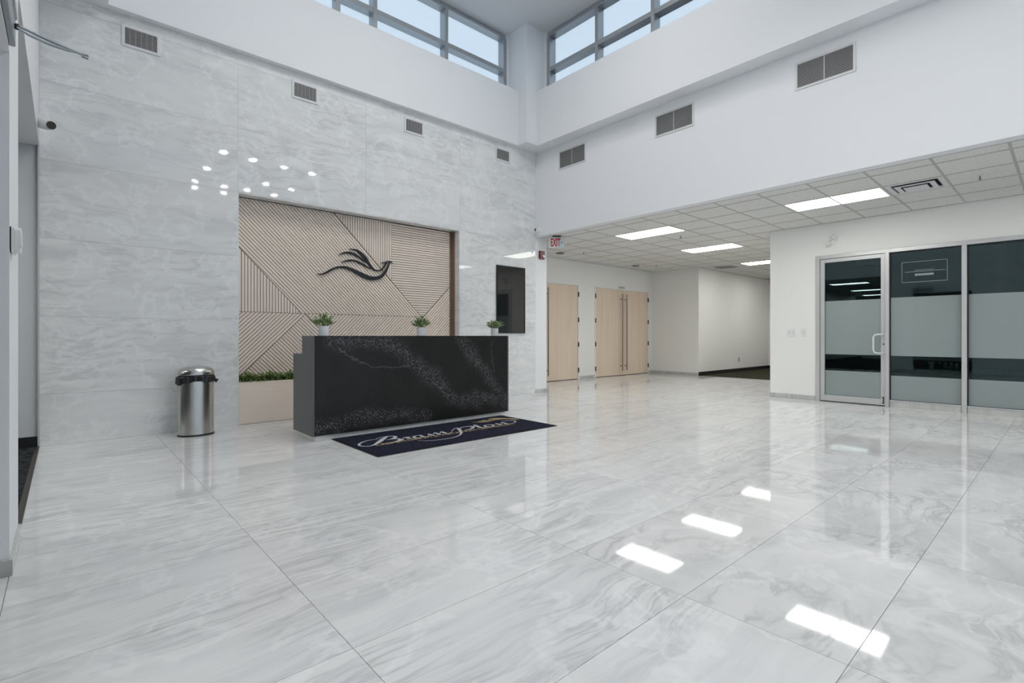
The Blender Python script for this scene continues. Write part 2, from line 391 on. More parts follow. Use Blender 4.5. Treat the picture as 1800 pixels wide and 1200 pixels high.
# ------------------------------------------------------------------ floor
fl = struct(box('floor', (XL-1.6, XR), (YF, YD+.1), (-0.12, -0.006), 'grout'), 'polished pale grey porcelain tile floor')
regions = [((XL-1.6, XL), (YF, 3.54)), ((XL, XG), (YF, YW)), ((XH, XG), (YW, YD)), ((XG, XR), (3.65, YD))]
full = {}
for i in range(len(TXs)-1):
    for j in range(len(TYs)-1):
        for (rx0, rx1), (ry0, ry1) in regions:
            x0, x1, y0, y1 = max(TXs[i], rx0), min(TXs[i+1], rx1), max(TYs[j], ry0), min(TYs[j+1], ry1)
            if x1-x0 < .03 or y1-y0 < .03: continue
            g = 0.0011; x0 += g; x1 -= g; y0 += g; y1 -= g
            swirl = TXs[i] > 1.9 and TYs[j] < 1.6
            key = (round(x1-x0, 4), round(y1-y0, 4), swirl)
            if key not in full: full[key] = box_mesh(key[0], key[1], 0.010)
            put('tile', full[key], ((x0+x1)/2, (y0+y1)/2, -0.005), 'tile2' if swirl else 'tile', fl)
struct(box('floor_side_room', (-10, XL), (3.54, 6.87), (-0.12, -0.002), 'carpetL'), 'charcoal patterned carpet of the side room')
struct(box('floor_side_room_near', (-10, XL-1.6), (YF, 3.54), (-0.12, -0.002), 'carpetL'))
struct(box('floor_corridor', (XR, 18), (3.65, 6.87), (-0.12, 0.0), 'carpetR'), 'dark olive carpet of the corridor')
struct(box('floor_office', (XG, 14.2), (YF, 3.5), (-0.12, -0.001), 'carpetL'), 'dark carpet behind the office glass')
box('threshold_strip', (XL-.03, XL+.002), (3.83, YW), (-0.004, 0.004), 'darkmetal', fl)

# ------------------------------------------------------------------ tiled wall with niche
NX0, NX1, NZ = 1.585, 4.935, 2.867
YB0 = YW+0.005
wb = struct(box('wall_back', (XL, NX0), (YB0, 7.18), (0, ZS+.3), "wgrout"), 'grey marble-look panel wall left of the niche')
wb_r = struct(box('wall_back_right', (NX1, XH), (YB0, 7.18), (0, ZS+.3), "wgrout"), 'grey marble-look panel wall holding the display')
wb_u = struct(box('wall_back_upper', (NX0, NX1), (YB0, 7.18), (NZ, ZS+.3), "wgrout"), 'grey marble-look panel wall above the niche')
wn = struct(box('wall_niche', (NX0, NX1), (7.10, 7.18), (0, NZ), 'slatback'), 'brown inner lining of the niche')
box('side_liner', (NX1-.024, NX1-.0125), (6.957, 7.099), (0.0, NZ-.013), 'slatback', wn)
PXs = [XL, NX0, 3.26, NX1, XH]; PZs = [0, 0.514, 1.295, 2.081, NZ, 3.653, 4.44, ZS]
for i in range(4):
    for k in range(7):
        if 0 < i < 3 and k < 4: continue
        x0, x1, z0, z1 = PXs[i]+.0009, PXs[i+1]-.0009, PZs[k]+.0009, PZs[k+1]-.0009
        box('panel', (x0, x1), (YW, YB0-.0005), (z0, z1), 'panel', wb if i == 0 else (wb_r if i == 3 else wb_u))
# stone-faced reveals of the niche (head and right cheek)
box('niche_reveal', (NX0, NX1), (YB0, 6.955), (NZ-.012, NZ), 'panel', wb_u)
box('niche_reveal', (NX1-.012, NX1), (YB0, 6.955), (0, NZ-.012), 'panel', wb_r)
box('niche_reveal', (NX0, NX0+.012), (YB0, 6.955), (0, NZ-.012), 'panel', wb)
box('edge_trim', (XL-.012, XL), (YW-.002, 6.87), (0, ZS), 'alu', wb)

# ------------------------------------------------------------------ slatted oak panel in the niche
sp = thing('slatted_panel', ((NX0+NX1)/2, 7.05, 0.5), 'pale oak slatted feature panel in angled fields inside the wall niche', 'panel')
box('backing', (NX0+.0125, NX1-.0245), (7.052, 7.095), (0.02, NZ-.012), 'slatback', sp)
def clip(poly, nx, nz, c):
    out = []
    for i in range(len(poly)):
        a, b = poly[i], poly[(i+1) % len(poly)]; da, db = a[0]*nx+a[1]*nz-c, b[0]*nx+b[1]*nz-c
        if da <= 0: out.append(a)
        if (da < 0 < db) or (db < 0 < da): k = da/(da-db); out.append((a[0]+(b[0]-a[0])*k, a[1]+(b[1]-a[1])*k))
    return out
L_, R_, T_, B_ = NX0+.014, NX1-.075, NZ-.014, 0.50
H_ = 1.41
fields = [  # polygon, direction of the slats in degrees
    ([(L_, 2.276), (L_, T_), (2.862, T_), (4.298, H_), (2.422, H_)], -45),
    ([(L_, H_), (L_, 2.262), (2.408, H_)], 90),
    ([(2.876, T_), (3.77, T_), (3.77, 1.960)], 90),
    ([(3.775, 1.948), (3.775, T_), (R_, T_), (R_, 1.93), (4.345, H_), (4.308, H_)], 0),
    ([(2.474, H_-.006), (4.355, H_-.006), (R_, 1.915), (R_, B_), (3.380, B_)], 45),
    ([(L_, H_-.006), (2.462, H_-.006), (L_, 0.545)], 45),
    ([(2.467, H_-.012), (3.370, B_), (1.562+.02, B_), (L_, B_+.02)], -45)]
PITCH, GAP = 0.037, 0.0085
for poly, ang in fields:
    a = math.radians(ang); d = (math.cos(a), math.sin(a)); nrm = (-d[1], d[0])
    cs = [p[0]*nrm[0]+p[1]*nrm[1] for p in poly]; c = min(cs)
    while c < max(cs)-.006:
        q = clip(poly, nrm[0], nrm[1], c+PITCH-GAP); q = clip(q, -nrm[0], -nrm[1], -c); c += PITCH
        if len(q) < 3: continue
        A = sum(q[i][0]*q[(i+1) % len(q)][1]-q[(i+1) % len(q)][0]*q[i][1] for i in range(len(q)))/2
        if abs(A) < 1e-4: continue
        bm = bmesh.new()
        # local x runs along the slat so that the grain follows it
        cx, cz = sum(p[0] for p in q)/len(q), sum(p[1] for p in q)/len(q)
        loc = [((p[0]-cx)*d[0]+(p[1]-cz)*d[1], 0, (p[0]-cx)*nrm[0]+(p[1]-cz)*nrm[1]) for p in q]
        prism(bm, loc, (0, 0.024, 0)); bmesh.ops.recalc_face_normals(bm, faces=bm.faces)
        me = bpy.data.meshes.new('m'); bm.to_mesh(me); bm.free()
        o = put('slat', me, (cx, 7.027, cz), 'slat', sp); o.rotation_euler = (0, -a, 0)

# ------------------------------------------------------------------ bird emblem on the slats
be = thing('bird_emblem', (3.2, 6.99, 1.95), 'black swooping bird emblem mounted on the slatted wood panel', 'emblem')
STROKES = [('body_stroke', [(2.624, 1.967, .003), (2.654, 1.963, .012), (2.699, 1.967, .02), (2.744, 1.988, .026), (2.798, 2.023, .028), (2.852, 2.054, .029), (2.907, 2.078, .03), (2.97, 2.089, .032), (3.042, 2.088, .039), (3.115, 2.07, .045), (3.189, 2.041, .055), (3.264, 2.01, .065), (3.339, 1.982, .069), (3.416, 1.965, .064), (3.477, 1.965, .058), (3.538, 1.979, .053), (3.6, 2.011, .049), (3.645, 2.058, .043), (3.681, 2.112, .035), (3.706, 2.168, .027), (3.726, 2.211, .02), (3.746, 2.243, .013)]),
 ('beak', [(3.587, 2.21, .004), (3.627, 2.216, .013), (3.672, 2.231, .016), (3.717, 2.246, .017), (3.758, 2.24, .017), (3.788, 2.228, .003)]),
 ('neck_stroke', [(3.09, 2.366, .002), (3.139, 2.365, .014), (3.197, 2.357, .027), (3.255, 2.328, .041), (3.306, 2.287, .049), (3.348, 2.244, .048), (3.382, 2.198, .04), (3.412, 2.154, .035), (3.442, 2.119, .03), (3.486, 2.093, .024), (3.538, 2.087, .021), (3.587, 2.102, .023), (3.627, 2.138, .026), (3.658, 2.182, .024), (3.69, 2.23, .017)]),
 ('feather', [(2.93, 2.26, .003), (2.974, 2.284, .015), (3.022, 2.302, .026), (3.078, 2.309, .033), (3.139, 2.303, .035), (3.197, 2.281, .034), (3.247, 2.256, .029), (3.297, 2.223, .021), (3.346, 2.186, .003)]),
 ('feather', [(2.962, 2.153, .003), (3.01, 2.176, .014), (3.066, 2.193, .023), (3.123, 2.203, .028), (3.18, 2.2, .03), (3.238, 2.182, .031), (3.297, 2.159, .028), (3.348, 2.137, .022), (3.391, 2.117, .015), (3.432, 2.1, .002)])]
for k, (nm, P) in enumerate(STROKES):
    bm = bmesh.new(); ribbon(bm, P, lambda u, v: (u, 7.003+.001*k, v), (0, 0.018, 0), 0.95, 3); from_bm(nm, bm, 'ink', be)

# ------------------------------------------------------------------ planter and hedge in the niche
pb = thing('planter_box', (3.26, 6.92, 0), 'pale oak planter box filling the foot of the wall niche', 'planter')
box('front_board', (NX0+.013, NX1-.013), (6.845, 6.863), (0.0, 0.527), 'oak', pb, 0.002)
box('side_board', (NX0+.013, NX0+.031), (6.864, 7.018), (0.0, 0.527), 'oak', pb)
box('side_board', (NX1-.043, NX1-.025), (6.864, 6.955), (0.0, 0.527), 'oak', pb)
box('planting_bed', (NX0+.032, NX1-.044), (6.864, 7.018), (0.30, 0.50), 'soil', pb)
def leaf(bm, p, d, L, W):
    d = Vector(d).normalized(); a = d.cross(Vector((random.uniform(-.4, .4), random.uniform(-.4, .4), 1))).normalized(); n = a.cross(d)
    p = Vector(p); v = [bm.verts.new(x) for x in (p, p+d*L*.45+a*W/2, p+d*L+n*L*-.12, p+d*L*.45-a*W/2, p+d*L*.5+n*L*.10)]
    bm.faces.new((v[0], v[1], v[4])); bm.faces.new((v[1], v[2], v[4])); bm.faces.new((v[2], v[3], v[4])); bm.faces.new((v[3], v[0], v[4]))
hd = thing('boxwood_hedge', (3.26, 6.93, 0.5), 'low strip of clipped green boxwood growing in the oak planter', 'hedge')
bm = bmesh.new()
for k in range(6500):
    x = random.uniform(NX0+.025, NX1-.05); top = .612+.016*math.sin(x*23)+.012*math.sin(x*51+1)
    if k % 2: y, z = random.uniform(6.846, 6.872), random.uniform(.520, top)
    else: y, z = random.uniform(6.85, 6.985), random.uniform(top-.035, top+.006)
    d = (random.uniform(-1, 1), random.uniform(-1.3, .3), random.uniform(-.3, 1.1))
    leaf(bm, (x, y, z), d, random.uniform(.018, .030), random.uniform(.013, .021))
fo = from_bm('foliage', bm, 'hedge', hd); fo['kind'] = 'stuff'
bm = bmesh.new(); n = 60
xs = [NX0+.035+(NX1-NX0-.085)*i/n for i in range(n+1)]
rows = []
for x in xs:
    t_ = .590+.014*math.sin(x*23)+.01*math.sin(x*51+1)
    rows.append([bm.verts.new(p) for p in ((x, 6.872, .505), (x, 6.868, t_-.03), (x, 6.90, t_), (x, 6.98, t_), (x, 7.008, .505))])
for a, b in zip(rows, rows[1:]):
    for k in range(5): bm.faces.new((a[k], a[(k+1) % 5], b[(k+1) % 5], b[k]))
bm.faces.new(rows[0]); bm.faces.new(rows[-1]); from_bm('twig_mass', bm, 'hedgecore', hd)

# ------------------------------------------------------------------ soffit, tower and clerestory
TX0, TX1, TY1 = 0.338, 6.443, 6.735
ZL = 5.57
WY, WX = 7.08, 6.70
ss = struct(box('wall_upper_back', (TX0, 6.166), (TY1, WY+.02), (ZS, ZL), 'white'), 'white band below the rear clerestory window')
struct(box('wall_upper_right', (TX1, WX+.02), (YF, 6.509), (ZS, ZL), 'white'), 'white band below the right clerestory window')
struct(box('wall_upper_left', (XL-.15, TX0), (YF, WY+.10), (ZS, ZT), 'white'), 'white upper wall on the left of the tower')
struct(box('wall_column', (6.166, WX+.10), (6.509, WY+.10), (ZS, ZT), 'white'), 'white square column in the clerestory corner')
struct(box('wall_upper_infill', (WX+.02, 6.85), (YF, 6.509), (ZS, ZL), 'white'))
struct(box('ceiling_tower', (TX0-.1, WX+.11), (YF-.1, WY+.11), (ZT, ZT+.04), 'ceil'), 'smooth pale ceiling of the high tower')
struct(box('wall_front_infill', (XL-.15, 6.85), (YF-.1, YF), (4.40, ZL), 'white'))
struct(box('wall_front_head', (XL-.15, 6.85), (YF-.1, YF), (6.60, ZT), 'white'))

def glazing(name, label, along, plane, thick, spans, z0, z1, zt, tw=0.075, mw=0.062, extra=None, frame='cfra', pane='glass', out=1):
    """band of windows: frame head/sill, mullions, one transom, a pane per opening; spans = mullion centre lines"""
    root = struct(empty(name, ((spans[0]+spans[-1])/2, plane, z0) if along == 'x' else (plane, (spans[0]+spans[-1])/2, z0)), label)
    p0, p1 = plane-thick/2, plane+thick/2
    def B(nm, a, z, m, pp=(p0, p1)):
        return box(nm, a, pp, z, m, root, 0.002) if along == 'x' else box(nm, pp, a, z, m, root, 0.002)
    lo, hi = spans[0], spans[-1]
    B('head', (lo, hi), (z1-.05, z1), frame); B('sill', (lo, hi), (z0, z0+.05), frame)
    zz = [z0+.05]+list(zt)+[z1-.05]
    for s in spans: B('mullion', (s-mw/2, s+mw/2), (z0+.05, z1-.05), frame)
    for a, b in zip(spans, spans[1:]):
        for k in zt: B('transom', (a+mw/2, b-mw/2), (k-tw/2, k+tw/2), frame, (p0+.004, p1-.004))
        for k in range(len(zz)-1):
            za = zz[k]+(tw/2 if k else 0); zb = zz[k+1]-(tw/2 if k+1 < len(zz)-1 else 0)
            B('pane', (a+mw/2, b-mw/2), (za, zb), pane, (plane+thick*.2*out-.003, plane+thick*.2*out+.003))
    return root
glazing('window_2', 'rear clerestory ribbon window above the marble wall', 'x', WY+.02, 0.16, [6.10, 4.80, 3.505, 2.93, 1.65, 0.40][::-1], 5.35, 6.665, [6.02])
glazing('window_3', 'right clerestory ribbon window above the white header wall', 'y', WX+.02, 0.16, [6.42, 5.31, 4.235, 3.16, 2.09, 1.02, -.05, -1.12, -2.19, -3.4][::-1], 5.35, 6.655, [6.0])
glazing('window_4', 'front clerestory ribbon window behind the viewer', 'x', YF-.02, 0.12, [0.36, 1.65, 2.93, 3.6, 4.9, 6.2], ZL, 6.60, [6.08], out=-1)
glazing('window_5', 'tall glazed entrance front behind the viewer', 'x', YF-.02, 0.12, [-.15, 0.55, 1.65, 2.93, 3.6, 4.9, 6.2, 6.78], 0.0, 4.40, [2.4, 3.4], out=-1)
# small rebate trims beside the column
box('trim_1', (6.128, 6.166), (WY-.085, WY-.055), (ZL, ZT), 'white')['kind'] = 'structure'
box('trim_2', (WX-.085, WX-.055), (6.455, 6.509), (ZL, ZT), 'white')['kind'] = 'structure'

# ------------------------------------------------------------------ right header wall and low-ceiling hall
struct(box('wall_right', (XH, 6.85), (YF, YW+.02), (ZC-.002, ZS), 'white'), 'white header wall above the low hall')
struct(box('wall_right_pier', (XH+.0005, 7.01), (YW, YD+.1), (0, ZC), 'white'), 'white pier between marble wall and hall')
def skirting(name, x, y, m='skirt', h=0.075):
    o = box(name, x, y, (0.0, h), m, None, 0.002); struct(o); return o
skirting('baseboard_pier', (XH, 7.02), (YW-.011, YW))
skirting('baseboard_pier_side', (7.01, 7.021), (YW, YD))
# door wall
wdw = struct(box('wall_doors', (7.01, 8.58-.9), (YD, YD+.15), (0, ZC), 'wall2'), 'white wall holding the oak doors')
for x0, x1, z0 in ((7.68, 9.74, 2.40), (9.74, 10.38, 0), (10.38, 12.86, 2.40), (12.86, XR, 0)):
    box('wall_piece', (x0, x1), (YD, YD+.15), (z0, ZC), 'wall2', wdw)
struct(box('wall_return', (XR, XR+.15), (YC, YD+.15), (0, ZC), 'wall2'), 'white return wall beside the double doors')
struct(box('wall_corridor', (XR+.15, 18), (YC, YC+.15), (0, ZC), 'wall2'), 'white corridor wall above the olive carpet')
struct(box('wall_corridor_end', (17.8, 18), (3.65, YC), (0, ZC), 'wall2'))
wof = struct(box('wall_office', (XG, XG+.15), (2.91, 3.65), (0, ZC), 'wall2'), 'white wall holding the office glazing')
box('wall_piece', (XG, XG+.15), (YF, 2.91), (2.449, ZC), 'wall2', wof)
struct(box('wall_corridor_near', (XG+.15, 18), (3.5, 3.65), (0, ZC), 'wall2'))
struct(box('wall_hall_front', (6.85, 14.2), (YF-.1, YF), (0, ZC), 'wall2'))
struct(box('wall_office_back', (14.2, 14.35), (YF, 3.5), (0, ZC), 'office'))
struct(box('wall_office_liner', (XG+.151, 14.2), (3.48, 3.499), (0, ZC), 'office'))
skirting('baseboard_return', (XR-.011, XR), (YC, YD-.001)); skirting('baseboard_doors', (9.76, 10.36), (YD-.011, YD))
skirting('baseboard_doors_end', (12.88, XR-.012), (YD-.011, YD)); skirting('baseboard_office', (XG-.011, XG), (2.915, 3.65))
skirting('baseboard_corridor', (XR, 17.8), (YC-.008, YC), 'black', 0.10)
skirting('baseboard_corridor_end', (17.79, 17.8), (3.65, YC-.009), 'black', 0.10)

# ------------------------------------------------------------------ suspended ceiling: tiles on a grid
cl = struct(box('ceiling', (6.85, 18), (YF, YD+.15), (ZC+.02, ZC+.12), 'dark'), 'suspended grid ceiling of mineral tiles')
CX = [6.85]+[7.135+.5985*k for k in range(0, 19)]; CY = [-.19+.5985*k for k in range(0, 15)]
CY = [y for y in CY if y < YD]+[YD]
# helper: column index i -> CX[i]..CX[i+1]; row j -> CY[j]..CY[j+1]
lights_cells = set()
def cell(i, j): return CX[i], CX[i+1], CY[j], CY[j+1]
ROW = lambda y: min(range(len(CY)), key=lambda j: abs(CY[j]-y))
COLM = lambda x: min(range(len(CX)), key=lambda i: abs(CX[i]-x))
TROFF = [(COLM(7.7335), ROW(1.605)), (COLM(7.7335), ROW(4.598)), (COLM(10.126), ROW(4.598)), (COLM(13.117), ROW(4.598)), (COLM(15.511), ROW(4.598))]  # last one is hidden, added down the corridor for more light
for i, j in TROFF: lights_cells |= {(i, j), (i, j+1)}
DIFF = (COLM(7.7335), ROW(1.007)); lights_cells.add(DIFF)
RET = (COLM(13.117), ROW(6.393)); 
tilemesh = {}
def in_hall(xc, yc):
    if xc < XG: return True
    if xc < XR: return yc > 3.65
    return 3.65 < yc < YC
for i in range(len(CX)-1):
    for j in range(len(CY)-1):
        if (i, j) in lights_cells: continue
        x0, x1, y0, y1 = cell(i, j)
        for (ax0, ax1), (ay0, ay1) in (((6.85, XG), (-.19, YD)), ((XG, XR), (3.65, YD)), ((XR, 17.8), (3.65, YC))):
            a0, a1, b0, b1 = max(x0, ax0)+.007, min(x1, ax1)-.007, max(y0, ay0)+.007, min(y1, ay1)-.007
            if a1-a0 < .03 or b1-b0 < .03: continue
            key = (round(a1-a0, 3), round(b1-b0, 3))
            if key not in tilemesh: tilemesh[key] = box_mesh(key[0], key[1], 0.016, 0.003)
            put('tile', tilemesh[key], ((a0+a1)/2, (b0+b1)/2, ZC+.009), 'ctile', cl)
for x in CX[1:]:
    if x > 17.8: continue
    y0, y1 = (-.19, YD) if x < XG else ((3.65, YD) if x < XR else (3.65, YC))
    box('grid_bar', (x-.012, x+.012), (y0, y1), (ZC-.003, ZC+.018), 'tbar', cl)
for y in CY[:-1]:
    x0, x1 = 6.85, (XG if y < 3.65 else (17.8 if y < YC else XR))
    if y < -.1: continue
    box('grid_bar', (x0, x1), (y-.012, y+.012), (ZC-.0028, ZC+.0178), 'tbar', cl)
for a, b in (((6.85, CX[2]-.002), (YF, -.19)), ((CX[3]+.002, XG), (YF, -.19)), ((CX[2]-.002, CX[3]+.002), (YF, -1.389))): box('ceiling_board', a, b, (ZC, ZC+.019), 'ctile', cl)
box('edge_angle', (6.851, 6.875), (-.19, YD), (ZC-.0035, ZC-.0005), 'tbar', cl); box('edge_angle', (XG-.022, XG-.001), (-.19, 3.65), (ZC-.0035, ZC-.0005), 'tbar', cl)
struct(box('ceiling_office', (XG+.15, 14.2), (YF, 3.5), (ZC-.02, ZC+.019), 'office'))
# troffers
LBL = ['lit ceiling troffer in front of the office glass, nearest the air diffuser', 'lit ceiling troffer nearest the exit sign in the low hall', 'lit ceiling troffer in the middle of the low hall ceiling, second from the exit sign', 'lit ceiling troffer at the corridor mouth, partly hidden by the office wall', 'unseen lit troffer added down the corridor behind the office wall']
def troffer(x0, x1, y0, y1, lbl, m, grp):
    t = thing('ceiling_light', ((x0+x1)/2, (y0+y1)/2, ZC), lbl, 'light', grp)
    f = .022
    box('frame', (x0+.013, x0+f+.013), (y0+.013, y1-.013), (ZC-.004, ZC+.017), 'ptfe', t); box('frame', (x1-f-.013, x1-.013), (y0+.013, y1-.013), (ZC-.004, ZC+.017), 'ptfe', t)
    box('frame', (x0+f+.0135, x1-f-.0135), (y0+.013, y0+f+.013), (ZC-.004, ZC+.017), 'ptfe', t); box('frame', (x0+f+.0135, x1-f-.0135), (y1-f-.013, y1-.013), (ZC-.004, ZC+.017), 'ptfe', t)
    underside_lit(box('lens', (x0+f+.014, x1-f-.014), (y0+f+.014, y1-f-.014), (ZC-.002, ZC+.008), m, t)); return t
troffer(CX[2], CX[3], -1.387, -.19, 'unseen lit troffer added to the low hall nearest the entrance front', 'troffer', 'troffers of the low hall')  # extra troffer out of view, added to brighten the hall
for (i, j), lb in zip(TROFF, LBL): troffer(CX[i], CX[i+1], CY[j], CY[j+2], lb, 'troffer', 'troffers of the low hall')
# square stepped air diffuser
x0, x1, y0, y1 = cell(*DIFF); cxm, cym = (x0+x1)/2, (y0+y1)/2
df = thing('air_diffuser', (cxm, cym, ZC), 'square stepped air diffuser in the ceiling beside a troffer', 'air diffuser')
def ringbox(nm, a0, a1, b0, b1, w, z0, z1, m, par):
    bm = bmesh.new()
    for (p0, p1, q0, q1) in ((a0, a0+w, b0, b1), (a1-w, a1, b0, b1), (a0+w, a1-w, b0, b0+w), (a0+w, a1-w, b1-w, b1)):
        prism(bm, [(p0, q0, z0), (p1, q0, z0), (p1, q1, z0), (p0, q1, z0)], (0, 0, z1-z0))
    return from_bm(nm, bm, m, par)
ringbox('rim', x0+.013, x1-.013, y0+.013, y1-.013, .055, ZC-.003, ZC+.016, 'vent', df)
box('throat', (x0+.03, x1-.03), (y0+.03, y1-.03), (ZC+.017, ZC+.0195), 'dark', df)
ringbox('step_vane', x0+.10, x1-.10, y0+.10, y1-.10, .055, ZC-.016, ZC-.011, 'vent', df)
box('centre_plate', (x0+.18, x1-.18), (y0+.18, y1-.18), (ZC-.026, ZC-.021), 'vent', df)
box('stem', (cxm-.02, cxm+.02), (cym-.02, cym+.02), (ZC-.021, ZC+.017), 'dark', df)
# return grille far down the hall
gx0, gx1, gy0, gy1 = 13.30, 13.78, 6.10, 6.58
rg = thing('return_grille', (13.54, 6.34, ZC), 'dark square return air grille in the ceiling at the corridor mouth', 'grille')
ringbox('rim', gx0, gx1, gy0, gy1, .02, ZC-.012, ZC-.004, 'metalgrey', rg)
for k in range(9): box('blade', (gx0+.022, gx1-.022), (gy0+.04+k*.047, gy0+.055+k*.047), (ZC-.012, ZC-.005), 'louver', rg)
# round ceiling diffusers (concentric cones)
for k, (x, y, lb) in enumerate(((8.45, 7.80, 'round slotted ceiling diffuser near the single oak door'), (11.5, 7.85, 'round slotted ceiling diffuser above the double oak doors'))):
    t = thing('round_diffuser', (x, y, ZC-.004), lb, 'air diffuser', 'round ceiling diffusers')
    for r in (.085, .06, .035):
        bm = bmesh.new(); lathe(bm, [(r, ZC-.006), (r+.010, ZC-.016), (r-.008, ZC-.020), (r-.012, ZC-.007)], (x, y, 0), 'z', 24); from_bm('cone', bm, 'metalgrey', t, True, 40)
    bm = bmesh.new(); lathe(bm, [(.10, ZC-.0038), (.10, ZC-.0055)], (x, y, 0), 'z', 24); from_bm('throat', bm, 'dark', t)
# sprinklers
for x, y, lb in ((8.04, .72, 'small pendent sprinkler head in the ceiling right of the air diffuser'), (8.67, 4.92, 'small pendent sprinkler head beside the troffer nearest the exit sign'), (8.68, 7.30, 'small pendent sprinkler head in the ceiling before the single oak door'), (11.72, 7.36, 'small pendent sprinkler head in the ceiling before the double oak doors')):
    t = thing('sprinkler', (x, y, ZC), lb, 'sprinkler', 'ceiling sprinklers')
    bm = bmesh.new(); lathe(bm, [(.028, ZC-.004), (.026, ZC-.010), (.012, ZC-.012)], (x, y, 0), 'z', 16); from_bm('escutcheon', bm, 'ptfe', t, True, 40)
    bm = bmesh.new(); tube(bm, [(x-.008, y, ZC-.012), (x-.016, y, ZC-.03), (x, y, ZC-.048), (x+.016, y, ZC-.03), (x+.008, y, ZC-.012)], .004, 6); from_bm('yoke', bm, 'darkmetal', t)
    bm = bmesh.new(); lathe(bm, [(.018, ZC-.048), (.018, ZC-.051)], (x, y, 0), 'z', 12); from_bm('deflector', bm, 'darkmetal', t)

# ------------------------------------------------------------------ left wall openings, side room
wl = struct(box('wall_left', (XL-.15, XL), (3.25, 3.83), (0, ZS), 'white'), 'white pier of the left wall')
box('wall_piece', (XL-.15, XL), (3.83, 6.88), (ZC, ZS), 'white', wl)
box('wall_piece', (XL-.15, XL), (1.9, 3.25), (2.40, ZS), 'white', wl)
box('wall_piece', (XL-.15, XL), (YF, 1.9), (0, ZS), 'white', wl)
struct(box('wall_side_room_back', (-10, XL-.012), (6.87, 7.0), (0, ZC), 'grey'), 'grey far wall of the carpeted side room')
struct(box('wall_side_room_front', (-10, XL-.15), (YF-.1, YF), (0, ZC), 'grey'))
struct(box('wall_side_room_left', (-10.1, -10), (YF, 6.87), (0, ZC), 'grey'))
struct(box('ceiling_side_room', (-10, XL-.15), (YF, 6.87), (ZC, ZC+.1), 'grey'), 'grey ceiling of the side room')
struct(box('baseboard_side_room', (-10, XL-.013), (6.858, 6.87), (0, .10), 'black'), 'black base of the side room wall')
skirting('baseboard_left', (XL-.15, XL+.012), (3.238, 3.25)); skirting('baseboard_left_return', (XL, XL+.012), (3.2505, 3.83))
for k, (x, y, lb) in enumerate(((-1.95, 5.35, 'lit troffer in the side room nearest its opening'), (-5.45, 5.55, 'lit troffer in the side room, second from its opening'), (-8.6, 5.9, 'lit troffer deepest in the side room'), (-8.0, 4.6, 'lit troffer in the side room beside the deepest one'))):
    t = thing('ceiling_light', (x, y, ZC), lb, 'light', 'troffers of the side room')
    ringbox('frame', x-.3, x+.3, y-.6, y+.6, .025, ZC-.02, ZC, 'ptfe', t); underside_lit(box('lens', (x-.274, x+.274), (y-.574, y+.574), (ZC-.012, ZC-.001), 'troffer2', t))

# unseen lit panels, added to the tower ceiling to brighten the lobby
t1 = None
for ix, x in enumerate((1.9, 3.2, 4.5)):
    for iy, y in enumerate((3.2, 4.3)):
        lb = 'unseen square fill-light panel added to the high tower ceiling, %s, %s' % (('row further from the marble wall', 'row nearer the marble wall')[iy], ('left of three', 'middle of three', 'right of three')[ix])
        if t1 is None:
            t1 = thing('added_fill_panel', (x, y, ZT), lb, 'light', 'fill-light panels added to the tower ceiling')
            ringbox('frame', x-.32, x+.32, y-.32, y+.32, .02, ZT-.02, ZT-.0005, 'ptfe', t1); underside_lit(box('lens', (x-.299, x+.299), (y-.299, y+.299), (ZT-.014, ZT-.001), 'fill_panel_light', t1))
        else: copy_tree(t1, (x-1.9, y-3.2, 0))['label'] = lb
# pendant downlights over the lobby (seen mirrored in the tiled wall)
pends = [(2.51, 1.66), (3.11, 1.56), (3.79, 1.52), (4.44, 1.45), (2.47, .23), (3.84, -.13), (4.50, -.21), (2.45, -1.06), (3.10, -1.05), (3.64, -1.05), (4.33, -1.09), (2.55, -1.74), (3.23, -1.76)]
ROWP = [0]*4+[1]*3+[2]*4+[3]*2
t0 = None
for k, (x, y) in enumerate(pends):
    if t0 is None:
        t0 = thing('pendant_light', (x, y, 5.0), 'white cylinder pendant downlight hanging in the high tower', 'light', 'pendant downlights of the tower')
        bm = bmesh.new(); lathe(bm, [(.075, 5.0), (.08, 5.0), (.08, 5.24), (.02, 5.26)], (x, y, 0), 'z', 24); from_bm('shade', bm, 'ptfe', t0, True, 40)
        bm = bmesh.new(); lathe(bm, [(.073, 4.998), (.073, 4.995)], (x, y, 0), 'z', 24); underside_lit(from_bm('lens', bm, 'lamp', t0))
        bm = bmesh.new(); tube(bm, [(x, y, 5.255), (x, y, ZT)], .004, 6); from_bm('cord', bm, 'black', t0)
    else: t_ = copy_tree(t0, (x-pends[0][0], y-pends[0][1], 0))
    row = [i for i in range(13) if abs(pends[i][1]-y) < .5 and ROWP[i] == ROWP[k]]
    (t0 if k == 0 else t_)['label'] = 'white cylinder pendant downlight in the tower, %s, %s from the left' % (('row nearest the desk', 'second row from the desk', 'third row from the desk', 'row nearest the entrance')[ROWP[k]], ('first', 'second', 'third', 'fourth')[row.index(k)])

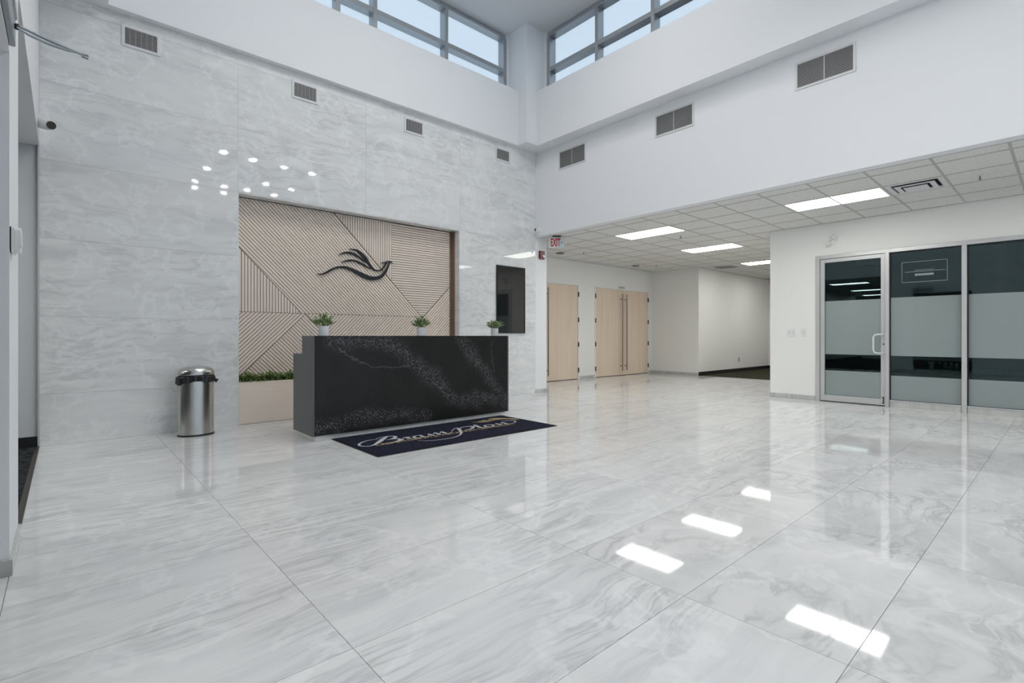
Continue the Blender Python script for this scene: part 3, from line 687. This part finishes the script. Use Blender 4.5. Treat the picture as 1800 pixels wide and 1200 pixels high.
# ------------------------------------------------------------------ reception desk
DX0, DX1, DY0, DY1, DY2 = 1.905, 4.600, 5.220, 5.525, 5.800
dk = thing('reception_desk', (3.25, 5.5, 0), 'black veined quartz reception desk with a raised front ledge', 'desk')
box('front_panel', (DX0+.021, DX1-.021), (DY0, DY0+.02), (0.056, 1.10), 'quartz', dk, 0.0015)
bm = bmesh.new(); prism(bm, [(DX0, DY0, .056), (DX0, DY2, .056), (DX0, DY2, .905), (DX0, DY1, .905), (DX0, DY1, 1.10), (DX0, DY0, 1.10)], (.02, 0, 0)); from_bm('side_panel', bm, 'quartzside', dk)
bm = bmesh.new(); prism(bm, [(DX1-.02, DY0, .056), (DX1-.02, DY2, .056), (DX1-.02, DY2, .905), (DX1-.02, DY1, .905), (DX1-.02, DY1, 1.10), (DX1-.02, DY0, 1.10)], (.02, 0, 0)); from_bm('side_panel', bm, 'quartzside', dk)
box('ledge_top', (DX0+.021, DX1-.021), (DY0+.021, DY1), (1.08, 1.10), 'quartzside', dk)
box('ledge_back', (DX0+.021, DX1-.021), (DY1-.02, DY1), (.906, 1.079), 'quartzside', dk)
box('worktop', (DX0+.021, DX1-.021), (DY0+.021, DY2), (.885, .905), 'quartzside', dk)
box('body', (DX0+.022, DX1-.022), (DY0+.022, 5.62), (.06, .884), 'black', dk)
box('plinth', (1.945, 4.567), (5.256, 5.76), (0, .059), 'plinth', dk)

# potted plants on the ledge
def plant(x, label, seed):
    random.seed(seed); y = 5.37
    t = thing('potted_plant', (x, y, 1.10), label, 'plant', 'potted plants on the desk ledge')
    bm = bmesh.new(); lathe(bm, [(.048, 1.1005), (.050, 1.103), (.0535, 1.20), (.0535, 1.204), (.0495, 1.204), (.048, 1.185)], (x, y, 0), 'z', 28); from_bm('pot', bm, 'pot', t, True, 35)
    bm = bmesh.new(); lathe(bm, [(.046, 1.186), (.046, 1.193), (.02, 1.199)], (x, y, 0), 'z', 16); from_bm('soil', bm, 'soil', t)
    st, fo = bmesh.new(), bmesh.new()
    for k in range(52):
        a = random.uniform(0, 2*PI); tilt = random.uniform(.1, 1.25); L = random.uniform(.08, .135)
        d = Vector((math.cos(a)*math.sin(tilt), math.sin(a)*math.sin(tilt), math.cos(tilt)*.95+.15)); p = Vector((x, y, 1.192))+Vector((d.x, d.y, 0))*.02
        tube(st, [p, p+d*L*.55+Vector((0, 0, .006)), p+d*L], .0016, 4)
        for q in range(11):
            f = random.uniform(.4, 1.02); ld = d*.6+Vector((random.uniform(-1, 1), random.uniform(-1, 1), random.uniform(-.3, .9)))
            leaf(fo, p+d*L*f, ld, random.uniform(.022, .036), random.uniform(.013, .020))
    from_bm('stems', st, 'hedge', t); f_ = from_bm('foliage', fo, 'leaf', t); f_['kind'] = 'stuff'
plant(2.076, 'small bushy plant in a white pot at the left end of the desk', 3)
plant(3.292, 'small bushy plant in a white pot at the middle of the desk', 4)
plant(4.474, 'small bushy plant in a white pot at the right desk end before the screen', 5)
random.seed(11)

# ------------------------------------------------------------------ entrance mat with lettering
MX, MY, MW, MD = 2.108, 4.185, 2.375, 1.055
mt = thing('entrance_mat', (MX+MW/2, MY+MD/2, 0), 'navy entrance mat with silver script and gold lettering before the desk', 'mat')
box('rubber_edge', (MX, MX+MW), (MY, MY+MD), (0.0, .006), 'rubber', mt, 0.002)
box('pile', (MX+.02, MX+MW-.02), (MY+.02, MY+MD-.02), (.0061, .011), 'matpile', mt)
on = lambda u, v: Vector((MX+u, MY+v, .0112))
SCRIPT = [  # the word Brampton, stroke by stroke
 [(.345, .690, .006), (.25, .695, .014), (.15, .645, .022), (.09, .575, .030), (.072, .51, .024), (.10, .452, .018), (.155, .44, .020), (.215, .475, .034), (.29, .545, .056), (.37, .63, .060), (.45, .71, .040), (.50, .745, .012)],
 [(.33, .70, .006), (.42, .752, .012), (.51, .75, .022), (.555, .70, .040), (.53, .645, .044), (.47, .605, .034), (.40, .588, .010)],
 [(.40, .588, .010), (.49, .585, .026), (.525, .54, .048), (.50, .485, .052), (.42, .445, .040), (.335, .43, .014), (.27, .45, .006)],
 [(.50, .45, .005), (.55, .51, .008), (.60, .585, .014), (.615, .545, .040), (.618, .505, .034), (.63, .47, .016)],
 [(.60, .575, .010), (.645, .575, .030), (.665, .555, .012)],
 [(.79, .575, .012), (.73, .575, .024), (.685, .52, .040), (.69, .465, .034), (.74, .46, .014), (.79, .52, .008)],
 [(.80, .58, .016), (.785, .53, .042), (.78, .48, .034), (.81, .455, .012), (.86, .50, .006)],
 [(.86, .50, .006), (.90, .585, .012), (.895, .53, .042), (.885, .46, .038)], [(.885, .46, .006), (.95, .545, .010), (.99, .585, .026), (.985, .53, .044), (.975, .46, .038)],
 [(.975, .46, .006), (1.04, .545, .010), (1.08, .585, .026), (1.075, .53, .044), (1.07, .475, .030), (1.10, .455, .012), (1.16, .50, .006)],
 [(1.16, .50, .006), (1.25, .60, .012), (1.34, .665, .016), (1.33, .60, .044), (1.28, .50, .046), (1.20, .37, .030), (1.10, .275, .018), (.98, .225, .016), (.86, .225, .014), (.75, .245, .012), (.67, .29, .008), (.63, .35, .005)],
 [(1.30, .54, .008), (1.38, .63, .016), (1.46, .66, .022), (1.53, .625, .042), (1.51, .555, .046), (1.43, .50, .030), (1.33, .49, .008)],
 [(1.44, .49, .006), (1.53, .56, .010), (1.62, .68, .030), (1.60, .60, .046), (1.575, .51, .044), (1.60, .46, .020), (1.66, .49, .008)],
 [(1.74, .585, .012), (1.68, .555, .030), (1.665, .49, .044), (1.71, .455, .026), (1.77, .49, .030), (1.785, .55, .034), (1.74, .585, .012)],
 [(1.77, .56, .008), (1.84, .535, .006), (1.885, .585, .014), (1.88, .53, .044), (1.87, .46, .038)],
 [(1.87, .46, .006), (1.94, .545, .010), (1.985, .585, .026), (1.98, .53, .044), (1.975, .475, .030), (2.02, .455, .012), (2.10, .475, .012), (2.165, .53, .022), (2.185, .60, .026), (2.13, .645, .018), (2.03, .66, .008)]]
for P in SCRIPT:
    bm = bmesh.new(); ribbon(bm, P, on, (0, 0, .0012), 0.85, 4); from_bm('silver_stroke', bm, 'silver', mt)
me = text_mesh('CREMATORIUM & VISITATION CENTRE INC.', 1.0, 0.0)
def letters(me, name, f, mat, par):
    """split a flat text mesh into its characters, each a part of its own"""
    bm = bmesh.new(); bm.from_mesh(me); bm.verts.ensure_lookup_table(); seen = set(); isl = []
    for v in bm.verts:
        if v.index in seen: continue
        st, comp = [v], []; seen.add(v.index)
        while st:
            w = st.pop(); comp.append(w.index)
            for e in w.link_edges:
                o = e.other_vert(w)
                if o.index not in seen: seen.add(o.index); st.append(o)
        isl.append(comp)
    for comp in isl:
        cs = set(comp); b2 = bmesh.new(); mp = {i: b2.verts.new(f(bm.verts[i].co)) for i in comp}
        for fc in bm.faces:
            if fc.verts[0].index in cs: b2.faces.new([mp[v.index] for v in fc.verts])
        from_bm(name, b2, mat, par)
    bm.free()
bxs = [v.co.x for v in me.vertices]; k = 1.83/(max(bxs)-min(bxs)); bx0 = min(bxs)
letters(me, 'gold_letter', lambda c: Vector((MX+.19+(c.x-bx0)*k, MY+.385+c.y*.105, .0135)), 'gold', mt)
GOLD = [[(1.72, .84, .006), (1.78, .79, .018), (1.86, .765, .026), (1.95, .775, .024), (2.04, .80, .020), (2.13, .80, .034), (2.21, .77, .046), (2.27, .70, .050), (2.288, .60, .010)],
 [(1.99, .86, .006), (2.06, .855, .026), (2.13, .835, .032), (2.20, .79, .010)], [(1.80, .84, .006), (1.85, .83, .030), (1.90, .80, .012)], [(1.88, .865, .006), (1.93, .85, .030), (1.975, .81, .010)], [(2.02, .90, .006), (2.10, .895, .022), (2.18, .86, .020), (2.24, .80, .008)]]
for P in GOLD:
    bm = bmesh.new(); ribbon(bm, P, on, (0, 0, .0013), 1.0, 4); from_bm('gold_bird', bm, 'gold', mt)

# ------------------------------------------------------------------ waste bin
BX, BY, BA, BBk = 1.09, 6.50, .172, .135/.172
tb = thing('waste_bin', (BX, BY, 0), 'oval brushed steel waste bin with black liner against the marble wall', 'bin')
def oval(nm, prof, m, auto=40, seg=48):
    bm = bmesh.new(); lathe(bm, prof, (BX, BY, 0), 'z', seg, 1.0, BBk); return from_bm(nm, bm, m, tb, True, auto)
oval('base', [(BA+.004, .0), (BA+.006, .006), (BA+.004, .018), (BA-.004, .019)], 'black')
oval('body', [(BA, .0195), (BA, .600), (BA-.004, .602)], 'steel')
oval('inner_rim', [(BA-.006, .603), (BA-.006, .668), (BA-.02, .669)], 'black')
oval('lid', [(BA+.002, .669), (BA+.004, .674), (BA+.003, .705), (BA-.012, .733), (BA-.04, .748), (BA-.07, .752), (BA-.085, .744), (BA-.095, .735)], 'steel', 60)
bm = bmesh.new(); seg = 64; rings = []
for h, r in ((.655, .004), (.640, .010), (.600, .012), (.575, .014)):
    ring = []
    for i in range(seg):
        a = 2*PI*i/seg; rr = BA+r+(.004*math.sin(a*17)+.004*math.sin(a*29+1))*(1 if h < .65 else .3)
        zz = h+(.012*math.sin(a*3+.8)+.008*math.sin(a*7)+.02*max(0, math.sin(a+2.6))) * (1 if h < .61 else .3)
        ring.append(bm.verts.new((BX+math.cos(a)*rr, BY+math.sin(a)*rr*BBk, zz)))
    rings.append(ring)
for A, B in zip(rings, rings[1:]):
    for i in range(seg): bm.faces.new((A[i], A[(i+1) % seg], B[(i+1) % seg], B[i]))
ex = BX+BA+.010
kn = [bm.verts.new(p) for p in ((ex-.004, BY-.04, .625), (ex+.035, BY-.035, .605), (ex+.005, BY-.03, .565), (ex-.004, BY-.02, .600), (ex+.028, BY-.02, .600))]
for f in ((0, 1, 2), (0, 2, 3), (0, 4, 1), (1, 4, 2), (2, 4, 3), (0, 3, 4)): bm.faces.new([kn[i] for i in f])
from_bm('liner', bm, 'bag', tb)

# ------------------------------------------------------------------ wall display
tv = thing('wall_display', (6.07, YW-.02, 1.147), 'dark portrait wall display on the marble wall behind the desk', 'display')
box('housing', (5.722, 6.421), (YW-.022, YW-.0005), (1.147, 2.363), 'black', tv, .002)
box('screen', (5.732, 6.385), (YW-.025, YW-.0222), (1.157, 2.353), 'screen', tv)

# ------------------------------------------------------------------ wall vents
def vent(axis, c, w, z0, z1, fr, nl, label, grp, split, name='wall_vent'):
    """axis 'x': lies in the tiled wall (faces -Y); 'y': lies in the header wall (faces -X)"""
    pl = YW if axis == 'x' else XH
    def B(nm, a, d, z, m, bev=0):
        A = (c+a[0], c+a[1]); Dp = (pl+d[0], pl+d[1])
        return box(nm, A, Dp, z, m, t, bev) if axis == 'x' else box(nm, Dp, A, z, m, t, bev)
    t = thing(name, (c, pl, z0) if axis == 'x' else (pl, c, z0), label, 'vent', grp)
    h = w/2
    B('frame', (-h, -h+fr), (-.012, -.0005), (z0, z1), 'vent', .002); B('frame', (h-fr, h), (-.012, -.0005), (z0, z1), 'vent', .002)
    B('frame', (-h+fr, h-fr), (-.012, -.0005), (z0, z0+fr), 'vent', .002); B('frame', (-h+fr, h-fr), (-.012, -.0005), (z1-fr, z1), 'vent', .002)
    B('duct', (-h+fr, h-fr), (-.0025, -.0006), (z0+fr, z1-fr), 'dark')
    p = (z1-z0-2*fr)/nl
    for k in range(nl):
        z = z0+fr+p*(k+.5); o = B('louver', (-h+fr+.001, h-fr-.001), (-.0095, -.003), (z-p*.26, z+p*.26), 'louver')
    for s in split: B('fin', (s-.004, s+.004), (-.0108, -.0096), (z0+fr, z1-fr), 'louver' if len(split) > 2 else 'vent')
for c, lb in ((.627, 'leftmost small white vent high on the marble wall'), (2.395, 'small white vent on the marble wall, second from the left'), (4.056, 'small white vent on the marble wall, third from the left'), (5.880, 'small white vent on the marble wall nearest the corner')):
    vent('x', c, .345, 4.232, 4.470, .03, 11, lb, 'small vents on the marble wall', [-.10, -.05, 0, .05, .10])
for c, lb in ((5.897, 'large white louvred vent on the header wall nearest the corner'), (3.910, 'middle large white louvred vent on the header wall'), (1.950, 'large white louvred vent on the header wall furthest from the corner')):
    vent('y', c, .635, 4.105, 4.445, .027, 15, lb, 'large vents on the header wall', [.0])

# ------------------------------------------------------------------ oak doors
def door_leaf(root, x0, x1, z0=.012, z1=2.365):
    return box('leaf', (x0, x1), (YD+.002, YD+.045), (z0, z1), 'door', root, .002)
def frame_u(root, x0, x1, m='wall2'):
    box('jamb', (x0-.035, x0-.004), (YD-.012, YD+.10), (0, 2.402), m, root); box('jamb', (x1+.004, x1+.035), (YD-.012, YD+.10), (0, 2.402), m, root)
    box('head_jamb', (x0-.003, x1+.003), (YD-.012, YD+.10), (2.372, 2.402), m, root)
def pull(par, x, z0=.14, z1=2.25):
    bm = bmesh.new(); tube(bm, [(x, YD-.075, z0), (x, YD-.075, z1)], .0155, 12)
    o = from_bm('pull_bar', bm, 'handle', par, True, 40)
    for z in (z0+.13, z1-.14):
        b2 = bmesh.new(); tube(b2, [(x, YD-.0595, z), (x, YD+.002, z)], .009, 8); from_bm('standoff', b2, 'darkmetal', o)
def hinges(par, x):
    for z in (.233, .880, 1.504, 2.150):
        bm = bmesh.new(); tube(bm, [(x, YD-.020, z-.06), (x, YD-.020, z+.06)], .016, 8); from_bm('hinge', bm, 'darkmetal', par, True, 40)
d2 = struct(empty('door_2', (9.14, YD, 0)), 'single visible oak door leaf beside the white pier'); 
lf = door_leaf(d2, 8.515, 9.703); pull(lf, 8.552); hinges(d2, 9.712); l0 = door_leaf(d2, 7.33+.4, 8.505); pull(l0, 8.46); frame_u(d2, 7.716, 9.703)
box('door_sweep', (7.73, 9.703), (YD+.006, YD+.04), (0, .011), 'black', d2)
d3 = struct(empty('door_3', (11.62, YD, 0)), 'pair of oak doors with long bar pulls')
la = door_leaf(d3, 10.405, 11.600); lb_ = door_leaf(d3, 11.606, 12.830); pull(la, 11.50); pull(lb_, 11.705); hinges(d3, 10.394); hinges(d3, 12.840); frame_u(d3, 10.405, 12.830)
box('door_sweep', (10.405, 12.830), (YD+.006, YD+.04), (0, .011), 'black', d3)
sg = thing('door_plaque', (11.55, YD-.013, 2.41), 'small pale plaque above the meeting of the double doors', 'sign')
box('plate', (11.42, 11.68), (YD-.022, YD-.0125), (2.405, 2.468), 'alu', sg, .001); box('print', (11.46, 11.60), (YD-.0228, YD-.0221), (2.430, 2.448), 'metalgrey', sg)

# ------------------------------------------------------------------ office glazing
og = struct(empty('window_1', (XG, .5, 0)), 'aluminium framed office glazing with frosted bands')
f0, f1 = XG-.015, XG+.085
box('jamb', (f0, f1), (2.845, 2.91), (0, 2.449), 'alu', og, .002)
box('head', (f0, f1), (YF+.01, 2.844), (2.392, 2.449), 'alu', og, .002)
MULL = [(1.888, 1.940), (.990, 1.047), (-.130, -.075), (-1.25, -1.195), (-2.37, -2.315)]
for a, b in MULL: box('mullion', (f0-.012, f1), (a, b), (0, 2.391), 'alu', og, .002)
edges = [1.888]+[v for m in MULL[1:] for v in (m[1], m[0])]+[YF+.02]
for k in range(0, len(edges)-1, 2):
    y1, y0 = edges[k]-.004, edges[k+1]+.004
    pn = box('pane', (XG+.03, XG+.038), (y0, y1), (.107, 2.391), 'oglass', og)
    box('frosted_band', (XG+.0285, XG+.0297), (y0+.004, y1-.004), (.790, 1.690), 'film', pn); box('frosted_band', (XG+.0285, XG+.0297), (y0+.004, y1-.004), (.112, .482), 'film', pn)
    box('bottom_bead', (f0, f1), (y0, y1), (.088, .106), 'alu', og, .001)
    box('gasket', (XG+.018, XG+.0284), (y1-.010, y1+.0035), (.107, 2.391), 'black', og); box('gasket', (XG+.018, XG+.0284), (y0, y1-.011), (2.380, 2.391), 'black', og)
    box('curb', (XG-.010, XG+.10), (y0, y1), (0, .087), 'skirt', og)
# etched notice on the first fixed pane
on_ = lambda u, v: Vector((XG+.0278, u, v))
nt = thing('glass_decal', (XG+.028, 1.40, 1.9), 'faint etched notice decal high on the office glass beside the door', 'decal')
bm = bmesh.new()
for (a0, a1, b0, b1) in ((1.205, 1.74, 2.215, 2.222), (1.205, 1.74, 1.910, 1.917), (1.205, 1.211, 1.917, 2.215), (1.734, 1.74, 1.917, 2.215), (1.36, 1.58, 2.006, 2.036), (1.23, 1.70, 2.066, 2.073), (1.36, 1.58, 2.088, 2.094)):
    prism(bm, [on_(a0, b0), on_(a1, b0), on_(a1, b1), on_(a0, b1)], (-.0006, 0, 0))
from_bm('print', bm, 'film', nt)
# glazed door
gd = struct(empty('door_1', (XG, 2.39, 0)), 'aluminium glazed office door with a white pull')
g0, g1 = XG-.005, XG+.045
box('hinge_stile', (g0, g1), (2.776, 2.840), (.012, 2.385), 'alu', gd, .002); ls = box('lock_stile', (g0, g1), (1.944, 1.998), (.012, 2.385), 'alu', gd, .002)
box('top_rail', (g0, g1), (1.9985, 2.7755), (2.326, 2.385), 'alu', gd, .002); box('bottom_rail', (g0, g1), (1.9985, 2.7755), (.012, .112), 'alu', gd, .002)
pn = box('pane', (XG+.016, XG+.024), (1.999, 2.775), (.1125, 2.3255), 'oglass', gd)
box('frosted_band', (XG+.0145, XG+.0157), (2.003, 2.771), (.793, 1.680), 'film', pn); box('frosted_band', (XG+.0145, XG+.0157), (2.003, 2.771), (.116, .522), 'film', pn)
bm = bmesh.new(); tube(bm, [(g0, 1.962, 1.122), (9.495, 1.968, 1.122), (9.475, 2.03, 1.121), (9.475, 2.062, 1.112), (9.475, 2.077, 1.085), (9.475, 2.079, 1.05), (9.475, 2.079, .90), (9.475, 2.077, .865), (9.475, 2.062, .838), (9.475, 2.03, .829), (9.495, 1.968, .828), (g0, 1.962, .828)], .0125, 10)
from_bm('pull_handle', bm, 'ptfe', gd, True, 60)
bm = bmesh.new(); lathe(bm, [(.011, g0-.004), (.011, g0)], (0, 1.962, .97), 'x', 14); from_bm('lock_cylinder', bm, 'darkmetal', gd)
bm = bmesh.new(); prism(bm, [(g0-.004, 1.955, .035), (g0-.004, 1.978, .035), (g0-.004, 1.978, .055), (g0-.004, 1.970, .06), (g0-.004, 1.970, .12), (g0-.004, 1.978, .125), (g0-.004, 1.978, .145), (g0-.004, 1.955, .145)], (.0038, 0, 0)); from_bm('floor_bolt', bm, 'darkmetal', gd)

# inside the dark office: low plank table and what lies on it
tbz = .52
ft = thing('low_table', (11.1, .6, 0), 'long low dark plank table behind the office glass', 'table')
for k in range(8): box('plank', (10.35+k*.19, 10.535+k*.19), (-1.2, 2.55), (tbz-.04, tbz), 'table', ft, .003)
for x in (10.45, 11.75):
    for y in (-1.0, 2.35): box('leg', (x-.04, x+.04), (y-.04, y+.04), (0, tbz-.041), 'black', ft)
cp = thing('paper_cup', (11.45, 1.66, tbz), 'pale paper cup on the low table behind the office glass', 'cup')
bm = bmesh.new(); lathe(bm, [(.030, tbz+.0005), (.042, tbz+.105)], (11.45, 1.66, 0), 'z', 20); from_bm('cup_wall', bm, 'lens', cp, True, 40)
bm = bmesh.new(); lathe(bm, [(.0435, tbz+.1055), (.0445, tbz+.113), (.040, tbz+.118)], (11.45, 1.66, 0), 'z', 20); from_bm('rim', bm, 'ptfe', cp, True, 40)
cy_ = thing('caddy', (11.5, 1.44, tbz), 'black wire caddy of small bottles on the low office table', 'caddy')
ringbox('rail', 11.44, 11.58, 1.28, 1.60, .006, tbz+.06, tbz+.07, 'black', cy_); box('tray', (11.44, 11.58), (1.28, 1.60), (tbz+.0005, tbz+.008), 'black', cy_)
for x in (11.443, 11.577):
    for y in (1.283, 1.597): box('post', (x-.003, x+.003), (y-.003, y+.003), (tbz+.0085, tbz+.0595), 'black', cy_)
for y, m, lb in ((1.55, 'blue', 'small blue bottle in the caddy nearest the paper cup'), (1.475, 'skyblue', 'small pale blue bottle in the caddy, second from the cup'), (1.40, 'skyblue', 'small pale blue bottle in the caddy, third from the cup'), (1.325, 'lens', 'small clear bottle at the far end of the caddy')):
    b = thing('bottle', (11.51, y, tbz+.009), lb, 'bottle', 'bottles in the office caddy')
    bm = bmesh.new(); lathe(bm, [(.027, tbz+.009), (.028, tbz+.075), (.012, tbz+.092)], (11.51, y, 0), 'z', 16); from_bm('bottle_body', bm, m, b, True, 40)
    bm = bmesh.new(); lathe(bm, [(.013, tbz+.0925), (.013, tbz+.110)], (11.51, y, 0), 'z', 12); from_bm('cap', bm, 'ptfe', b)
for (x, y, a, lb) in ((11.0, 1.78, .2, 'white paper sheet on the low office table left of the others'), (11.12, 1.50, -.1, 'white paper sheet on the low office table before the caddy'), (10.8, 1.62, .1, 'white paper sheet nearest the glass on the low office table')):
    p = tag(put('paper_sheet', box_mesh(.21, .297, .002), (x, y, tbz+.0012), 'paper'), lb, 'paper', 'sheets on the low office table'); p.rotation_euler[2] = a

# ------------------------------------------------------------------ small fittings
# exit sign
ex = thing('exit_sign', (6.93, 6.49, 2.775), 'red and white EXIT sign hanging from the hall ceiling by the pier', 'sign')
ex_x, ex_y = 6.93, 6.49
box('housing', (ex_x-.150, ex_x+.150), (ex_y-.012, ex_y+.012), (2.757, 2.966), 'alu', ex, .004)
box('face', (ex_x-.142, ex_x+.142), (ex_y-.0145, ex_y-.0125), (2.765, 2.960), 'signface', ex)
box('canopy', (ex_x-.08, ex_x+.08), (ex_y-.03, ex_y+.03), (2.967, ZC-.005), 'darkmetal', ex, .003)
me = text_mesh('EXIT', .175, .0, .006)
xs = [v.co.x for v in me.vertices]; ys = [v.co.y for v in me.vertices]; kx = .185/(max(xs)-min(xs)); ky = .155/(max(ys)-min(ys)); ex0, ey0 = min(xs), min(ys)
letters(me, 'letter', lambda c: Vector((ex_x-.115+(c.x-ex0)*kx, ex_y-.0156, 2.784+(c.y-ey0)*ky)), 'red', ex)
bm = bmesh.new(); prism(bm, [(ex_x+.115, ex_y-.0156, 2.862), (ex_x+.085, ex_y-.0156, 2.878), (ex_x+.085, ex_y-.0156, 2.846)], (0, .0006, 0)); from_bm('arrow', bm, 'red', ex)
ex.rotation_euler = (0, 0, math.radians(-36))
# fire alarm strobe
fa = thing('fire_alarm', (6.857, YW, 2.575), 'maroon fire alarm strobe on the white pier below the exit sign', 'alarm')
box('body', (6.785, 6.930), (YW-.045, YW-.0005), (2.575, 2.735), 'alarm', fa, .012, 2)
bm = bmesh.new(); prism(bm, [(6.845, YW-.0455, 2.650), (6.915, YW-.0455, 2.650), (6.900, YW-.0455, 2.600), (6.868, YW-.0455, 2.600)], (0, -.015, 0)); from_bm('strobe_lens', bm, 'lens', fa)
# eyeball camera on the header wall
dc = thing('dome_camera', (XH, 6.725, 3.09), 'small white eyeball camera on the header wall above the fire alarm', 'camera')
bm = bmesh.new(); lathe(bm, [(.055, XH-.0005), (.055, XH-.015), (.045, XH-.03), (.02, XH-.034)], (0, 6.725, 3.095), 'x', 24); from_bm('base', bm, 'ptfe', dc, True, 50)
bm = bmesh.new(); bmesh.ops.create_uvsphere(bm, u_segments=20, v_segments=12, radius=.038); bmesh.ops.translate(bm, vec=(XH-.05, 6.73, 3.093), verts=bm.verts); ey = from_bm('eyeball', bm, 'ptfe', dc, True)
bm = bmesh.new(); tube(bm, [(XH-.068, 6.742, 3.098), (XH-.088, 6.752, 3.101)], .027, 16); from_bm('lens', bm, 'screen', ey)
# turret camera on the left wall
tc = thing('turret_camera', (XL, 6.49, 3.12), 'white turret camera at the left end of the marble wall', 'camera')
bm = bmesh.new(); lathe(bm, [(.056, XL+.0005), (.056, XL+.012), (.047, XL+.03)], (0, 6.49, 3.12), 'x', 24); from_bm('base', bm, 'ptfe', tc, True, 50)
bm = bmesh.new(); tube(bm, [(XL+.02, 6.47, 3.11), (XL+.05, 6.42, 3.09), (XL+.085, 6.345, 3.062), (XL+.094, 6.325, 3.057)], [.056, .054, .043, .040], 18); hb = from_bm('housing', bm, 'ptfe', tc, True, 50)
bm = bmesh.new(); tube(bm, [(XL+.094, 6.3245, 3.0568), (XL+.099, 6.314, 3.053)], [.037, .035], 18); from_bm('lens', bm, 'screen', hb, True, 50)
# emergency light with two lamp heads
el = thing('emergency_light', (XG, 2.655, 2.61), 'white emergency light with two lamp heads above the office door', 'light')
bm = bmesh.new(); lathe(bm, [(.078, XG-.0005), (.074, XG-.02), (.05, XG-.03), (.01, XG-.032)], (0, 2.65, 2.70), 'x', 24, .85, 1.15); from_bm('base', bm, 'ptfe', el, True, 50)
for (y, z, dy) in ((2.64, 2.755, -.03), (2.685, 2.645, .02)):
    bm = bmesh.new(); tube(bm, [(XG-.028, y, z), (XG-.06, y+dy*.4, z-.008), (XG-.085, y+dy, z-.016)], [.026, .034, .036], 14); h_ = from_bm('lamp_head', bm, 'ptfe', el, True, 50)
    bm = bmesh.new(); tube(bm, [(XG-.0855, y+dy, z-.016), (XG-.088, y+dy, z-.017)], .028, 14); from_bm('lens', bm, 'lens', h_)
# switches and outlet
def plate(nm, y0, y1, z0, z1, lb, n, cat='switch', grp='light switches on the office wall'):
    t = thing(nm, (XG, (y0+y1)/2, z0), lb, cat, grp); box('plate', (XG-.007, XG-.0005), (y0, y1), (z0, z1), 'ptfe', t, .002)
    for k in range(n):
        c = y0+(y1-y0)*(k+.5)/n; box('rocker', (XG-.0105, XG-.0072), (c-.018, c+.018), (z0+.035, z1-.035), 'vent', t, .001)
plate('light_switch', 3.232, 3.360, 1.085, 1.218, 'double rocker light switch on the white wall further from the office door', 2)
plate('light_switch', 3.060, 3.140, 1.085, 1.218, 'single rocker light switch on the white wall nearer the office door', 1)
ou = thing('wall_outlet', (15.55, YC, .30), 'small grey outlet low on the corridor wall', 'outlet')
box('plate', (15.50, 15.60), (YC-.008, YC-.0005), (.30, .44), 'vent', ou, .002); box('socket', (15.52, 15.58), (YC-.0105, YC-.0082), (.315, .365), 'metalgrey', ou); box('socket', (15.52, 15.58), (YC-.0105, YC-.0082), (.378, .425), 'metalgrey', ou)
# motion sensor on the pier
ms = thing('wall_sensor', (XL, 3.33, 1.50), 'white rounded wall sensor on the left pier', 'sensor')
def rounded(nm, x0, x1, y0, y1, z0, z1, r, m):
    bm = bmesh.new(); pts = []
    for (cy, cz, a0) in ((y1-r, z1-r, 0), (y0+r, z1-r, 90), (y0+r, z0+r, 180), (y1-r, z0+r, 270)):
        for k in range(5): a = math.radians(a0+k*22.5); pts.append((x0, cy+r*math.cos(a), cz+r*math.sin(a)))
    prism(bm, pts, (x1-x0, 0, 0)); return from_bm(nm, bm, m, ms)
rounded('back_plate', XL+.0005, XL+.005, 3.262, 3.395, 1.492, 1.608, .02, 'black'); rounded('mid_shell', XL+.0055, XL+.016, 3.258, 3.40, 1.486, 1.612, .022, 'ptfe')
rounded('front_shell', XL+.0165, XL+.036, 3.264, 3.394, 1.494, 1.606, .026, 'ptfe'); rounded('sensor_window', XL+.0362, XL+.039, 3.285, 3.372, 1.515, 1.585, .015, 'vent')
# door closer with its loose arm
dl = thing('door_closer', (XL, 3.05, 2.45), 'grey door closer with a loose arm over the left doorway', 'door closer')
box('body', (XL+.0005, XL+.030), (2.75, 3.205), (2.530, 2.585), 'alu', dl, .006, 2)
box('mounting_plate', (XL+.0005, XL+.022), (2.75, 3.225), (2.420, 2.529), 'metalgrey', dl, .004)
bm = bmesh.new(); lathe(bm, [(.008, 2.460), (.008, 2.482)], (XL+.031, 3.12, 0), 'z', 14); from_bm('pivot', bm, 'black', dl)
bm = bmesh.new(); tube(bm, [(XL-.0+.03, 3.12, 2.478), (XL+.09, 3.15, 2.476), (XL+.17, 3.18, 2.470), (XL+.262, 3.20, 2.462)], [.006, .007, .007, .0055], 8); from_bm('arm', bm, 'metalgrey', dl, True, 60)
bm = bmesh.new(); tube(bm, [(XL+.03, 3.115, 2.466), (XL+.07, 3.14, 2.458), (XL+.14, 3.165, 2.4545), (XL+.20, 3.185, 2.4575), (XL+.258, 3.20, 2.4685)], [.005, .006, .0085, .006, .0035], 8); from_bm('forearm', bm, 'metalgrey', dl, True, 60)
bm = bmesh.new(); prism(bm, [(XL+.250, 3.194, 2.452), (XL+.274, 3.194, 2.449), (XL+.276, 3.194, 2.453), (XL+.262, 3.194, 2.456), (XL+.262, 3.194, 2.464), (XL+.277, 3.194, 2.462), (XL+.276, 3.194, 2.467), (XL+.250, 3.194, 2.470)], (0, .012, 0)); from_bm('clevis', bm, 'metalgrey', dl)
